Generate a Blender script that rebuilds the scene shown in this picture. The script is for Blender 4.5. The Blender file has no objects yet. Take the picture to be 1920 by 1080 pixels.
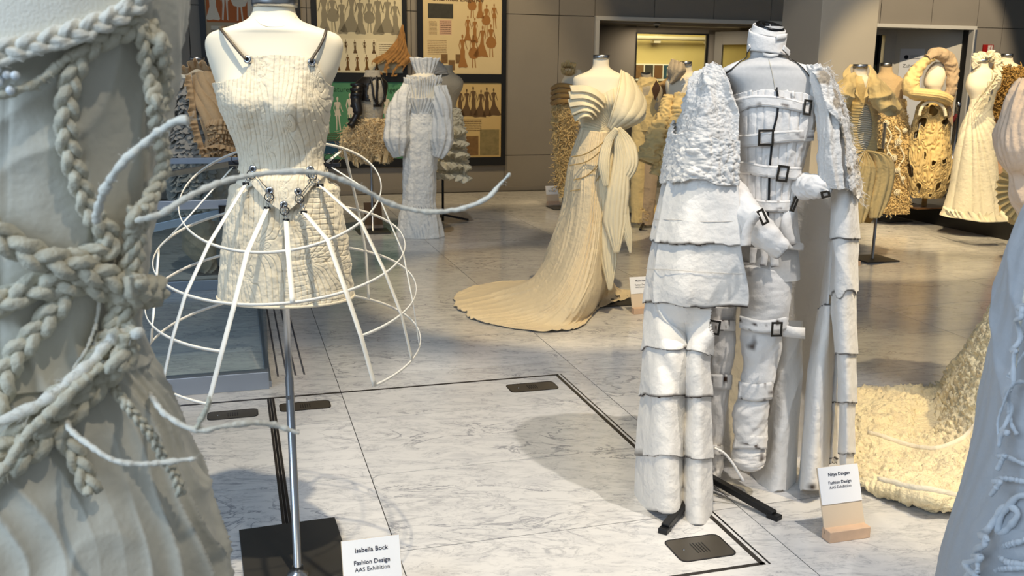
import bpy, math, random
import numpy as np
random.seed(7); np.random.seed(7)
SC = bpy.context.scene; COL = SC.collection

# ------------------------------------------------------------------ camera, world, light, exposure
F_PX = 1772.0; EYE = 1.45; PITCH = math.radians(12.7); ROLL = math.radians(0.6); ROOM = math.radians(16.5)
cam_d = bpy.data.cameras.new('camera'); cam = bpy.data.objects.new('camera', cam_d); COL.objects.link(cam)
cam_d.sensor_width = 36; cam_d.lens = 36*F_PX/1920; cam_d.clip_start = .05; cam_d.clip_end = 80
cam.rotation_mode = 'QUATERNION'
import mathutils
_q = mathutils.Quaternion((1, 0, 0), math.radians(90)-PITCH) @ mathutils.Quaternion((0, 0, 1), ROLL)
cam.rotation_quaternion = _q; cam.location = (0, 0, EYE)
cam_d.dof.use_dof = True; cam_d.dof.focus_distance = 3.0; cam_d.dof.aperture_fstop = 13
SC.camera = cam
SC.view_settings.view_transform = 'Standard'; SC.view_settings.look = 'None'; SC.view_settings.gamma = 1
SC.view_settings.exposure = 0.42; SC.view_settings.use_curve_mapping = False
SC.cycles.max_bounces = 6; SC.cycles.transparent_max_bounces = 8; SC.cycles.caustics_reflective = False; SC.cycles.caustics_refractive = False
SC.cycles.use_denoising = True; SC.cycles.sample_clamp_indirect = 6

world = bpy.data.worlds.new('world'); SC.world = world; world.use_nodes = True
world.node_tree.nodes['Background'].inputs[0].default_value = (.76, .87, 1.0, 1)
world.node_tree.nodes['Background'].inputs[1].default_value = .22

# camera frame as vectors (for turning a picture position at a known distance into a place in the room)
_F = np.array([0, math.cos(PITCH), -math.sin(PITCH)]); _U = np.array([0, math.sin(PITCH), math.cos(PITCH)]); _R = np.array([1., 0, 0])
CRO, SRO = math.cos(ROLL), math.sin(ROLL)
E0 = np.array([0, 0, EYE])
def ray(px, py):
    x = (px-960)/F_PX; y = -(py-540)/F_PX
    return _F + _R*(x*CRO+y*SRO) + _U*(-x*SRO+y*CRO)
def at(px, py, Y): d = ray(px, py); return E0 + d*(Y/d[1])
def G(px, py, z=0.): d = ray(px, py); return E0 + d*((z-EYE)/d[2])
def proj(P):
    Q = np.asarray(P)-E0; zf = Q@_F; a = Q@_R/zf; b = Q@_U/zf
    x = a*CRO-b*SRO; y = a*SRO+b*CRO
    return 960+F_PX*x, 540-F_PX*y
cR, sR = math.cos(ROOM), math.sin(ROOM)
def RW(s, t, z=0.): return np.array([cR*s-sR*t, sR*s+cR*t, z])
E1 = np.array([cR, sR, 0]); E2 = np.array([-sR, cR, 0]); EZ = np.array([0, 0, 1.])

def area(name, loc, target, sx, sy, power, col):
    l = bpy.data.lights.new(name, 'AREA'); l.shape = 'RECTANGLE'; l.size = sx; l.size_y = sy; l.energy = power; l.color = col
    o = bpy.data.objects.new(name, l); COL.objects.link(o); o.location = loc
    o.rotation_mode = 'QUATERNION'; o.rotation_quaternion = (mathutils.Vector(target)-mathutils.Vector(loc)).to_track_quat('-Z', 'Y'); return o
def spot(loc, target, power, deg=30, col=(1., .80, .50), rad=.035, blend=.35):
    l = bpy.data.lights.new('spotlight', 'SPOT'); l.energy = power; l.color = col; l.spot_size = math.radians(deg); l.spot_blend = blend; l.shadow_soft_size = rad
    o = bpy.data.objects.new('spotlight', l); COL.objects.link(o); o.location = loc
    o.rotation_mode = 'QUATERNION'; o.rotation_quaternion = (mathutils.Vector(target)-mathutils.Vector(loc)).to_track_quat('-Z', 'Y'); return o
area('window_light', (-3.6, -2.4, 3.6), (-.3, 2.2, .6), 4, 3, 190, (.60, .78, 1.))
WARM = (1., .77, .43); SOFT = (1., .90, .74); NEUT = (1., .955, .88)
for (lx, ly, lz), tgt, pw, dg, cl_ in [
    ((.05, 1.35, 4.5), (-.62, 2.55, 1.0), 500, 42, (1., .86, .62)),      # bodice mannequin
    ((1.75, 1.75, 4.6), (.95, 3.1, .9), 410, 36, (1., .93, .84)),          # caped mannequin
    ((.9, 4.0, 4.7), (.45, 5.9, .8), 560, 32, WARM), ((-.4, 6.4, 4.7), (-.85, 8.5, .9), 190, 28, SOFT), ((-1.3, 7.0, 4.7), (-1.4, 8.8, 1.1), 200, 24, WARM),
    ((2.2, 5.6, 4.7), (2.7, 7.6, 1.1), 480, 32, WARM), ((3.2, 6.6, 4.7), (4.1, 9.0, 1.0), 700, 38, WARM), ((1.2, 6.9, 4.7), (1.4, 9.2, 1.1), 520, 34, WARM),
    ((4.4, 6.0, 4.7), (4.6, 8.9, 1.0), 460, 34, WARM), ((2.6, 1.9, 4.5), (2.0, 3.7, .2), 400, 34, (1., .78, .42)), ((-1.4, 8.6, 4.9), (-1.2, 11.6, 1.5), 300, 50, WARM), ((.6, 9.6, 4.9), (-.2, 12.0, 1.6), 180, 50, WARM),
    ((-1.9, 5.0, 4.7), (-2.2, 6.9, 1.1), 160, 26, SOFT), (tuple(RW(8.9, 7.6, 4.9)), tuple(RW(9.7, 12.2, 1.2)), 800, 34, (1., .84, .6)), ((2.0, 4.2, 4.7), (3.05, 8.5, 1.7), 240, 24, SOFT), ((.9, .4, 4.5), (.1, 3.3, 0), 50, 60, NEUT), ((.9, -.3, 4.2), (-.42, .95, 1.2), 90, 26, SOFT)]:
    spot((lx, ly, lz), tgt, pw, dg, cl_)
area('far_room_lamp', tuple(RW(6.8, 14.0, 2.7)), tuple(RW(6.8, 14.0, 0)), 2.5, 1.2, 90, (1., .86, .55)); area('vestibule_lamp', tuple(RW(6.0, 12.15, 2.12)), tuple(RW(6.0, 12.15, 0)), 1.2, .3, 7, (1., .84, .6))


# ------------------------------------------------------------------ numpy helpers
def hsh(i, j, k, seed):
    n = (i*374761393 + j*668265263 + k*2147483647 + seed*974711) & 0xffffffff
    n = ((n ^ (n >> 13))*1274126177) & 0xffffffff
    return ((n ^ (n >> 16)) & 0xffff)/32767.5-1.
def noise(P, sc=1., seed=0):
    P = np.asarray(P, float)*sc; I = np.floor(P).astype(np.int64); f = P-I; f = f*f*(3-2*f); r = 0
    for a in (0, 1):
        for b in (0, 1):
            for c in (0, 1):
                w = (f[..., 0] if a else 1-f[..., 0])*(f[..., 1] if b else 1-f[..., 1])*(f[..., 2] if c else 1-f[..., 2])
                r = r + w*hsh(I[..., 0]+a, I[..., 1]+b, I[..., 2]+c, seed)
    return r
def fbm(P, sc=1., seed=0, o=3):
    r = 0; a = 1.; t = 0
    for k in range(o): r = r + a*noise(P, sc*2**k, seed+k*7); t += a; a *= .5
    return r/t
def n2(u, v, sc=1., seed=0, o=1): return fbm(np.stack([u, v, np.zeros_like(u)], -1), sc, seed, o)
def cr_interp(K, n):
    """Catmull-Rom through key rows K (m, d), n samples"""
    K = np.asarray(K, float); m = len(K)
    if m == 1: return np.repeat(K, n, 0)
    t = np.linspace(0, m-1, n) if np.isscalar(n) else np.asarray(n)*(m-1)
    i = np.clip(np.floor(t).astype(int), 0, m-2); f = (t-i).reshape((-1,)+(1,)*(K.ndim-1))
    P = np.concatenate([[2*K[0]-K[1]], K, [2*K[-1]-K[-2]]]); a, b, c, d = P[i], P[i+1], P[i+2], P[i+3]
    return .5*((2*b)+(-a+c)*f+(2*a-5*b+4*c-d)*f*f+(-a+3*b-3*c+d)*f**3)
def resample(pts, n):
    Q = cr_interp(pts, max(80, 12*len(pts))); L = np.concatenate([[0], np.cumsum(np.linalg.norm(np.diff(Q, axis=0), axis=1))])
    s = np.linspace(0, L[-1], n); return np.stack([np.interp(s, L, Q[:, k]) for k in range(Q.shape[1])], 1)
def normals(P, closed=False):
    if closed: du = np.roll(P, -1, 1)-np.roll(P, 1, 1)
    else: du = np.gradient(P, axis=1)
    dv = np.gradient(P, axis=0); n = np.cross(du, dv); return n/(np.linalg.norm(n, axis=-1, keepdims=True)+1e-9)
def UV(nv, nu, closed=False):
    u = np.linspace(0, 1, nu, endpoint=not closed); v = np.linspace(0, 1, nv); return np.meshgrid(u, v)

# ------------------------------------------------------------------ objects
def base_of(o):
    while o is not None and o.parent is not None: o = o.parent
    return np.array(o.location) if o is not None else np.zeros(3)
def thing(name, label, cat, loc, group=None):
    o = bpy.data.objects.new(name, None); COL.objects.link(o); o.location = tuple(float(x) for x in loc); o.empty_display_size = .1
    o['label'] = label; o['category'] = cat
    if group: o['group'] = group
    return o
def mesh(name, V, Fc, m, parent=None, smooth=True, mask=None, thick=0., label=None, kind=None, sub=0, loc=None):
    V = np.asarray(V, float).reshape(-1, 3)
    b = base_of(parent) if parent is not None else np.zeros(3)
    me = bpy.data.meshes.new(name); Fc = np.asarray(Fc) if not isinstance(Fc, np.ndarray) and len(set(len(f) for f in Fc)) == 1 else Fc
    W = V-b
    if isinstance(Fc, np.ndarray):
        k = Fc.shape[1]; nf = len(Fc)
        me.vertices.add(len(W)); me.vertices.foreach_set('co', W.ravel()); me.loops.add(nf*k); me.loops.foreach_set('vertex_index', Fc.ravel().astype(np.int32))
        me.polygons.add(nf); me.polygons.foreach_set('loop_start', np.arange(0, nf*k, k, dtype=np.int32)); me.update(calc_edges=True)
    else: me.from_pydata(W.tolist(), [], [list(map(int, f)) for f in Fc])
    if mask is not None:
        a = me.attributes.new('mask', 'FLOAT', 'POINT'); a.data.foreach_set('value', np.clip(np.asarray(mask, np.float32).ravel(), 0, 1))
    me.validate(); me.update()
    if smooth: me.polygons.foreach_set('use_smooth', [True]*len(me.polygons))
    else: me.shade_flat()
    if m is not None: me.materials.append(m)
    o = bpy.data.objects.new(name, me); COL.objects.link(o)
    if parent is not None: o.parent = parent
    if loc is not None: o.location = tuple(float(x) for x in loc)
    if thick: s = o.modifiers.new('thickness', 'SOLIDIFY'); s.thickness = thick; s.offset = 0
    if sub: s = o.modifiers.new('subdiv', 'SUBSURF'); s.levels = sub; s.render_levels = sub
    if label: o['label'] = label
    if kind: o['kind'] = kind
    return o
def gfaces(nv, nu, closed=False, keep=None):
    c = nu if closed else nu-1
    i, j = np.meshgrid(np.arange(nv-1), np.arange(c), indexing='ij'); j2 = (j+1) % nu
    f = np.stack([i*nu+j, i*nu+j2, (i+1)*nu+j2, (i+1)*nu+j], -1).reshape(-1, 4)
    if keep is not None:
        k = keep.ravel(); f = f[k[f].all(1)]
    return f
def grid(name, P, m, parent=None, closed=False, keep=None, mask=None, **kw):
    nv, nu = P.shape[:2]; f = gfaces(nv, nu, closed, keep)
    V = P.reshape(-1, 3)
    if keep is not None:
        used = np.unique(f); re = -np.ones(nv*nu, int); re[used] = np.arange(len(used)); V = V[used]; f = re[f]
        if mask is not None: mask = np.asarray(mask).ravel()[used]
    return mesh(name, V, f, m, parent, mask=mask, **kw)
class Bag:
    """collects pieces into ONE mesh"""
    def __init__(s): s.V = []; s.F = []; s.n = 0; s.M = []
    def add(s, V, F, mask=None):
        V = np.asarray(V, float).reshape(-1, 3); s.V.append(V); s.F += [tuple(int(i)+s.n for i in f) for f in F]; s.n += len(V)
        s.M.append(np.zeros(len(V)) if mask is None else np.asarray(mask).ravel()); return s
    def grid(s, P, closed=False, mask=None): return s.add(P, gfaces(P.shape[0], P.shape[1], closed), mask)
    def tube(s, pts, r, n=8, k=None, caps=True):
        P = tube_pts(pts, r, n, k); s.grid(P, True)
        if caps:
            o = s.n-len(P)*n; s.F.append(tuple(range(o, o+n))[::-1]); s.F.append(tuple(range(s.n-n, s.n)))
        return s
    def box(s, c, ax, h):
        c = np.asarray(c, float); V = [c+ax[0]*h[0]*i+ax[1]*h[1]*j+ax[2]*h[2]*k for i in (-1, 1) for j in (-1, 1) for k in (-1, 1)]
        return s.add(V, [(0, 1, 3, 2), (4, 6, 7, 5), (0, 4, 5, 1), (2, 3, 7, 6), (0, 2, 6, 4), (1, 5, 7, 3)])
    def obj(s, name, m, parent=None, smooth=True, bevel=0, **kw):
        o = mesh(name, np.concatenate(s.V), s.F, m, parent, smooth=smooth, mask=np.concatenate(s.M), **kw)
        if bevel:
            b = o.modifiers.new('bevel', 'BEVEL'); b.width = bevel; b.segments = 2; b.limit_method = 'ANGLE'; b.harden_normals = False
        return o
def frames(P):
    T = np.gradient(P, axis=0); T /= np.linalg.norm(T, axis=1, keepdims=True)+1e-12
    N = np.zeros_like(P); a = np.array([0, 0, 1.]) if abs(T[0][2]) < .9 else np.array([1., 0, 0]); n = a-T[0]*(a@T[0]); n /= np.linalg.norm(n)
    for i in range(len(P)): n = n-T[i]*(n@T[i]); n /= np.linalg.norm(n)+1e-12; N[i] = n
    return T, N, np.cross(T, N)
def tube_pts(pts, r, n=8, k=None):
    P = resample(pts, k) if k else np.asarray(pts, float)
    T, N, B = frames(P); a = np.linspace(0, 2*math.pi, n, endpoint=False)
    rr = np.broadcast_to(np.asarray(r, float).reshape(-1, 1, 1) if np.ndim(r) else r, (len(P), 1, 1))
    return P[:, None]+rr*(np.cos(a)[None, :, None]*N[:, None]+np.sin(a)[None, :, None]*B[:, None])
def tube(name, pts, r, m, parent=None, n=8, k=None, caps=True, **kw): return Bag().tube(pts, r, n, k, caps).obj(name, m, parent, **kw)
def box(name, c, ax, h, m, parent=None, bevel=0, **kw): return Bag().box(c, ax, h).obj(name, m, parent, smooth=False, bevel=bevel, **kw)
AX = (np.array([1., 0, 0]), np.array([0, 1., 0]), EZ); RAX = (E1, E2, EZ)
def lathe(name, c, prof, m, parent=None, n=32, caps=True, ax=EZ, **kw):
    ax = ax/np.linalg.norm(ax); a = np.array([1., 0, 0]) if abs(ax[0]) < .9 else np.array([0, 1., 0]); u = np.cross(ax, a); u /= np.linalg.norm(u); w = np.cross(ax, u)
    t = np.linspace(0, 2*math.pi, n, endpoint=False)
    P = np.array([[np.asarray(c)+ax*z+r*(math.cos(q)*u+math.sin(q)*w) for q in t] for r, z in prof])
    b = Bag().grid(P, True)
    if caps: b.F.append(tuple(range(n))); b.F.append(tuple(range(b.n-n, b.n))[::-1])
    return b.obj(name, m, parent, **kw)
def ribbon_pts(pts, w, nrm, k=None):
    P = resample(pts, k) if k else np.asarray(pts, float); T = np.gradient(P, axis=0); T /= np.linalg.norm(T, axis=1, keepdims=True)
    Nn = np.broadcast_to(np.asarray(nrm, float), P.shape); S = np.cross(T, Nn); S /= np.linalg.norm(S, axis=1, keepdims=True)
    w = np.asarray(w).reshape(-1, 1)/2 if np.ndim(w) else w/2
    return np.stack([P-S*w, P, P+S*w], 1)
def ribbon(name, pts, w, nrm, m, parent=None, k=None, thick=.002, **kw): return grid(name, ribbon_pts(pts, w, nrm, k), m, parent, thick=thick, **kw)
def patch_pts(curves, nu, nv):
    C = np.stack([resample(c, nu) for c in curves]); return cr_interp(C, nv)
def disp(P, d, closed=False): return P+normals(P, closed)*np.asarray(d)[..., None]
def folds(u, v, n, amp, seed=0, sharp=1.):
    """cloth folds running down v: uneven ridges that wander, merge and fade"""
    w = u*n+1.5*n2(u*n*.33, v*1.6, 1, seed)+.55*n2(u*n*.8, v*3.2, 1, seed+3)
    s = 1-2*np.abs(np.sin(math.pi*w))**.75; m = np.clip(.62+.75*n2(u*n*.55, v*2.2, 1, seed+5), .08, 1.3)
    s2 = np.sin(2*math.pi*(u*n*2.3+1.3*n2(u*n*.7, v*4, 1, seed+8)))
    return amp*(s*m+.22*s2*np.clip(n2(u*n*.4, v*3, 1, seed+9)+.4, 0, 1))
def crump(P, amp, sc=12, seed=0, zs=.6):
    """sharp creases as in crushed cotton"""
    Q = np.asarray(P)*[1, 1, zs]; return amp*((1-2*np.abs(fbm(Q, sc, seed, 2))*1.6)+.5*(1-2*np.abs(noise(Q, sc*2.7, seed+5))*1.6))
class Body:
    """elliptical rings from outline rows (py, x_left, x_right) seen at distance Y; dr = depth / half width"""
    def __init__(s, Y, rows, dr=.72, nv=120, cyf=None):
        K = []
        for r in rows:
            a, b = at(r[1], r[0], Y), at(r[2], r[0], Y); d = r[3] if len(r) > 3 else dr
            K.append([(a[0]+b[0])/2, Y+(r[4] if len(r) > 4 else 0), (a[2]+b[2])/2, (b[0]-a[0])/2, (b[0]-a[0])/2*d])
        s.R = cr_interp(K, nv); s.K = np.array(K); s.Y = Y
    def grid(s, nu=96, nv=None, off=0., z0=None, z1=None, pw=2.0):
        R = s.R
        if z0 is not None or z1 is not None:
            zt = z0 if z0 is not None else R[:, 2].max(); zb = z1 if z1 is not None else R[:, 2].min()
            zz = np.linspace(zt, zb, nv or 80); o = np.argsort(R[:, 2]); R = np.stack([np.interp(zz, R[o, 2], R[o, k]) for k in range(5)], 1)
        elif nv: R = cr_interp(R, nv)
        u = np.linspace(0, 1, nu, endpoint=False); a = (u-.5)*2*math.pi      # a=0 faces the viewer, in the middle of u
        ca, sa = np.cos(a), np.sin(a)
        if pw != 2: ca = np.sign(ca)*np.abs(ca)**(2/pw); sa = np.sign(sa)*np.abs(sa)**(2/pw)
        P = np.zeros((len(R), nu, 3)); P[..., 0] = R[:, 0:1]+(R[:, 3:4]+off)*sa; P[..., 1] = R[:, 1:2]-(R[:, 4:5]+off)*ca; P[..., 2] = R[:, 2:3]
        return P
    def on(s, px, py, off=0.006):
        o = np.argsort(s.R[:, 2]); R = s.R[o]; Y = s.Y-.08
        for _ in range(6):
            w = at(px, py, Y); c = [np.interp(w[2], R[:, 2], R[:, k]) for k in (0, 1, 3, 4)]
            k = max(-1, min(1, (w[0]-c[0])/(c[2]+off))); Y = c[1]-(c[3]+off)*math.sqrt(max(0, 1-k*k))
        w = at(px, py, Y)
        if abs(w[0]-c[0]) > c[2]+off: w[0] = c[0]+math.copysign(c[2]+off, w[0]-c[0])
        return w
    def line(s, pts, off=.006, n=None):
        Q = resample(np.array(pts, float), n or max(12, 5*len(pts))); return np.array([s.on(x, y, off) for x, y in Q])
    def band(s, top, bot, off=.006, n=40, m=5):
        A = resample(np.array(top, float), n); B = resample(np.array(bot, float), n)
        return np.array([[s.on(*(A[i]*(1-t)+B[i]*t), off) for i in range(n)] for t in np.linspace(0, 1, m)])

# ------------------------------------------------------------------ materials
def rgb(h): return tuple(((c/255)/12.92 if c/255 <= .04045 else ((c/255+.055)/1.055)**2.4) for c in (int(h[i:i+2], 16) for i in (0, 2, 4)))+(1,)
MATS = {}
def mat(name, col, rough=.6, metal=0., bump=None, var=0., vsc=5., mask=None, spec=.5, emit=0, sheen=0., bdist=.002, weave=0, trans=0.):
    """bump: list of (scale, strength); mask: colour at attribute mask = 1"""
    if name in MATS: return MATS[name]
    m = bpy.data.materials.new(name); m.use_nodes = True; MATS[name] = m; N = m.node_tree; b = N.nodes['Principled BSDF']
    col = rgb(col) if isinstance(col, str) else col
    b.inputs['Roughness'].default_value = rough; b.inputs['Metallic'].default_value = metal; b.inputs['Specular IOR Level'].default_value = spec
    if sheen: b.inputs['Sheen Weight'].default_value = sheen
    if trans: b.inputs['Subsurface Weight'].default_value = trans; b.inputs['Subsurface Radius'].default_value = (.02, .015, .01)
    tc = N.nodes.new('ShaderNodeTexCoord')
    src = None
    if var:
        n = N.nodes.new('ShaderNodeTexNoise'); n.inputs['Scale'].default_value = vsc; n.inputs['Detail'].default_value = 5; N.links.new(tc.outputs['Object'], n.inputs['Vector'])
        mx = N.nodes.new('ShaderNodeMix'); mx.data_type = 'RGBA'; mx.inputs[6].default_value = tuple(c*(1-var) for c in col[:3])+(1,); mx.inputs[7].default_value = tuple(min(1, c*(1+var*.6)) for c in col[:3])+(1,)
        N.links.new(n.outputs[0], mx.inputs[0]); src = mx.outputs[2]
    if mask:
        at_ = N.nodes.new('ShaderNodeAttribute'); at_.attribute_name = 'mask'
        mx = N.nodes.new('ShaderNodeMix'); mx.data_type = 'RGBA'; N.links.new(at_.outputs['Fac'], mx.inputs[0])
        if src: N.links.new(src, mx.inputs[6])
        else: mx.inputs[6].default_value = col
        mx.inputs[7].default_value = rgb(mask); src = mx.outputs[2]
    if src: N.links.new(src, b.inputs['Base Color'])
    else: b.inputs['Base Color'].default_value = col
    last = None
    for k, (sc, st) in enumerate(bump or []):
        n = N.nodes.new('ShaderNodeTexNoise'); n.inputs['Scale'].default_value = sc; n.inputs['Detail'].default_value = 3; N.links.new(tc.outputs['Object'], n.inputs['Vector'])
        bp = N.nodes.new('ShaderNodeBump'); bp.inputs['Strength'].default_value = st; bp.inputs['Distance'].default_value = .6/sc
        N.links.new(n.outputs[0], bp.inputs['Height'])
        if last: N.links.new(last, bp.inputs['Normal'])
        last = bp.outputs[0]
    if weave:
        for dr in ('X', 'Z'):
            w = N.nodes.new('ShaderNodeTexWave'); w.bands_direction = dr; w.inputs['Scale'].default_value = weave; w.inputs['Distortion'].default_value = .6; N.links.new(tc.outputs['Object'], w.inputs['Vector'])
            bp = N.nodes.new('ShaderNodeBump'); bp.inputs['Strength'].default_value = .25; bp.inputs['Distance'].default_value = .0006
            N.links.new(w.outputs[1], bp.inputs['Height'])
            if last: N.links.new(last, bp.inputs['Normal'])
            last = bp.outputs[0]
    if last: N.links.new(last, b.inputs['Normal'])
    if emit: b.inputs['Emission Color'].default_value = col; b.inputs['Emission Strength'].default_value = emit
    return m

def marble():
    m = bpy.data.materials.new('marble'); m.use_nodes = True; N = m.node_tree; L = N.links; b = N.nodes['Principled BSDF']
    tc = N.nodes.new('ShaderNodeTexCoord'); oi = N.nodes.new('ShaderNodeObjectInfo')
    mu = N.nodes.new('ShaderNodeVectorMath'); mu.operation = 'SCALE'; mu.inputs[0].default_value = (37, 53, 11); L.new(oi.outputs['Random'], mu.inputs['Scale'])
    ad = N.nodes.new('ShaderNodeVectorMath'); ad.operation = 'ADD'; L.new(tc.outputs['Object'], ad.inputs[0]); L.new(mu.outputs[0], ad.inputs[1])
    mp = N.nodes.new('ShaderNodeMapping'); mp.inputs['Rotation'].default_value = (0, 0, -.95); mp.inputs['Scale'].default_value = (1, 2.4, 1); L.new(ad.outputs[0], mp.inputs['Vector'])
    def ns(sc, det, dis, ro=.6):
        n = N.nodes.new('ShaderNodeTexNoise'); n.inputs['Scale'].default_value = sc; n.inputs['Detail'].default_value = det; n.inputs['Distortion'].default_value = dis; n.inputs['Roughness'].default_value = ro
        L.new(mp.outputs[0], n.inputs['Vector']); return n
    def vein(n, w):
        s = N.nodes.new('ShaderNodeMath'); s.operation = 'SUBTRACT'; s.inputs[1].default_value = .5; L.new(n.outputs[0], s.inputs[0])
        a = N.nodes.new('ShaderNodeMath'); a.operation = 'ABSOLUTE'; L.new(s.outputs[0], a.inputs[0])
        r = N.nodes.new('ShaderNodeMapRange'); r.inputs[1].default_value = 0; r.inputs[2].default_value = w; r.inputs[3].default_value = 1; r.inputs[4].default_value = 0; L.new(a.outputs[0], r.inputs[0]); return r
    v1 = vein(ns(2.2, 7, 1.4), .022); v2 = vein(ns(7, 8, 1.0, .7), .035); cl = ns(1.1, 5, .8); br = ns(7, 6, .5, .75)
    gate = N.nodes.new('ShaderNodeMapRange'); gate.inputs[1].default_value = .42; gate.inputs[2].default_value = .62; L.new(cl.outputs[0], gate.inputs[0])
    m1 = N.nodes.new('ShaderNodeMath'); m1.operation = 'MULTIPLY'; L.new(v1.outputs[0], m1.inputs[0]); L.new(gate.outputs[0], m1.inputs[1])
    g2 = N.nodes.new('ShaderNodeMapRange'); g2.inputs[1].default_value = .45; g2.inputs[2].default_value = .7; L.new(br.outputs[0], g2.inputs[0])
    m2 = N.nodes.new('ShaderNodeMath'); m2.operation = 'MULTIPLY'; L.new(v2.outputs[0], m2.inputs[0]); L.new(g2.outputs[0], m2.inputs[1])
    c0 = N.nodes.new('ShaderNodeMix'); c0.data_type = 'RGBA'; c0.inputs[6].default_value = rgb('d6d4d2'); c0.inputs[7].default_value = rgb('c0bfc0'); L.new(g2.outputs[0], c0.inputs[0])
    c1 = N.nodes.new('ShaderNodeMix'); c1.data_type = 'RGBA'; c1.inputs[7].default_value = rgb('8d8e93'); L.new(c0.outputs[2], c1.inputs[6]); L.new(m1.outputs[0], c1.inputs[0])
    c2 = N.nodes.new('ShaderNodeMix'); c2.data_type = 'RGBA'; c2.inputs[7].default_value = rgb('8a8b90'); L.new(c1.outputs[2], c2.inputs[6]); L.new(m2.outputs[0], c2.inputs[0])
    rr = N.nodes.new('ShaderNodeMix'); rr.data_type = 'RGBA'; rr.blend_type = 'MULTIPLY'; rr.inputs[0].default_value = 1; L.new(c2.outputs[2], rr.inputs[6])
    tv = N.nodes.new('ShaderNodeMapRange'); tv.inputs[3].default_value = .84; tv.inputs[4].default_value = 1.0; L.new(oi.outputs['Random'], tv.inputs[0])
    L.new(tv.outputs[0], rr.inputs[7]); L.new(rr.outputs[2], b.inputs['Base Color'])
    b.inputs['Roughness'].default_value = .16; b.inputs['Specular IOR Level'].default_value = .6
    return m
M_MARBLE = marble()
M_GROUT = mat('grout', '2e2b28', .8); M_BLACKCH = mat('black_channel', '26211d', .45)
M_CONC = mat('wall_concrete', '8d857a', .85, bump=[(60, .08)], var=.10, vsc=2.0); M_COLF = mat('column_plaster', 'a8a298', .9, var=.04)
M_WHITEP = mat('white_paint', 'cfcac0', .6, var=.03); M_BLACK = mat('black_lacquer', '0d0c0b', .45); M_BLACKM = mat('black_metal', '141416', .4, metal=.3)
M_FORM = mat('form_linen', 'e9dfc9', .85, bump=[(900, .15)], var=.05, vsc=8); M_FORMG = mat('form_grey_linen', 'cfccc8', .9, bump=[(700, .3)], var=.14, vsc=90, weave=260)
M_CHROME = mat('chrome', 'c9c9cb', .18, metal=1.); M_STEEL = mat('brushed_steel', 'a9abae', .3, metal=1., bump=[(300, .05)])
M_ALU = mat('aluminium', 'aab4c4', .35, metal=.85); M_DSTEEL = mat('dark_steel', '3b3a3c', .35, metal=.9); M_PLATE = mat('slate_plate', '34322f', .5, var=.12, vsc=6)
M_BRONZE = mat('bronze_socket', '5d574e', .32, metal=.6, var=.08, vsc=12)
M_CARD = mat('card_paper', 'eeeef0', .95, spec=.05); M_PINE = mat('pine', 'd6b496', .55, var=.18, vsc=26); M_PLY = mat('birch_ply', 'd8c4aa', .6, var=.06, vsc=12)
M_INK = mat('ink', '20222c', .8)
M_ZIP = mat('zip_black', '0c0c0e', .5); M_BUCK = mat('buckle', '4a443c', .35, metal=.8)
def cloth(name, col, mask=None, **kw):
    a = dict(rough=.88, bump=[(17, .22), (46, .4), (420, .25)], var=.07, vsc=9, spec=.2, mask=mask, sheen=.15); a.update(kw); return mat(name, col, **a)

# ================================================================== THE SETTING
WT = 11.65                                              # distance of the back wall along the room axis
floor = mesh('floor', [RW(-7, -3, -.0015), RW(14, -3, -.0015), RW(14, 15.4, -.0015), RW(-7, 15.4, -.0015), RW(-7, -3, -.1), RW(14, -3, -.1), RW(14, 15.4, -.1), RW(-7, 15.4, -.1)],
             [(0, 1, 2, 3), (7, 6, 5, 4), (0, 4, 5, 1), (1, 5, 6, 2), (2, 6, 7, 3), (3, 7, 4, 0)], M_GROUT, smooth=False)
floor['kind'] = 'structure'
def slab_mesh(name, w, d, h, m, g, bev=.0003):
    """one bevelled slab in room axes, centred, top at z = 0"""
    a, b = w/2-g, d/2-g; V = []; 
    for z, e in ((0, 0), (-h, 0)):
        V += [E1*sx*(a-e)+E2*sy*(b-e)+EZ*z for sx, sy in ((-1, -1), (1, -1), (1, 1), (-1, 1))]
    Fc = [(0, 1, 2, 3)]+[(4*k+i+4, 4*k+(i+1) % 4+4, 4*k+(i+1) % 4, 4*k+i) for k in (0,) for i in range(4)]
    me = bpy.data.meshes.new(name); me.from_pydata([tuple(v) for v in V], [], Fc); me.shade_flat(); me.materials.append(m); return me
TILE = slab_mesh('marble_slab', 1.19, .592, .0012, M_MARBLE, .0016)
for i in range(-4, 10):
    for j in range(-4, 15):
        c = RW(.43+1.19*(i+.5), 2.674+.592*(j+.5))
        if (i, j) == (-4, -4): pass
        x, y = proj(c) if c[1] > .8 else (0, 9999)
        if c[1] < .4 or y > 1700 or x < -900 or x > 3000: 
            continue
        o = bpy.data.objects.new('marble_slab', TILE); COL.objects.link(o); o.parent = floor; o.location = tuple(c+np.array([0, 0, random.uniform(-.0002, .0002)]))
plain = mesh('floor_slab', [RW(-7, -3, -.0005), RW(14, -3, -.0005), RW(14, -.3, -.0005), RW(-7, -.3, -.0005)], [(0, 1, 2, 3)], M_MARBLE, floor, smooth=False)
def fline(s0, t0, s1, t1, w, m=M_BLACKCH, z=.0012, name='floor_channel'):
    a, b = RW(s0, t0), RW(s1, t1); d = (b-a)/np.linalg.norm(b-a); n = np.array([-d[1], d[0], 0])
    return box(name, (a+b)/2+EZ*(z/2-.001), (d, n, EZ), (np.linalg.norm(b-a)/2, w/2, z/2+.001), m, floor)
fline(-1.2, 4.235, 1.50, 4.235, .016); fline(1.49, 2.3, 1.49, 4.24, .016); fline(1.513, 2.3, 1.513, 4.24, .006, M_DSTEEL); fline(1.50, 2.308, .2, 2.308, .014)
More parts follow.
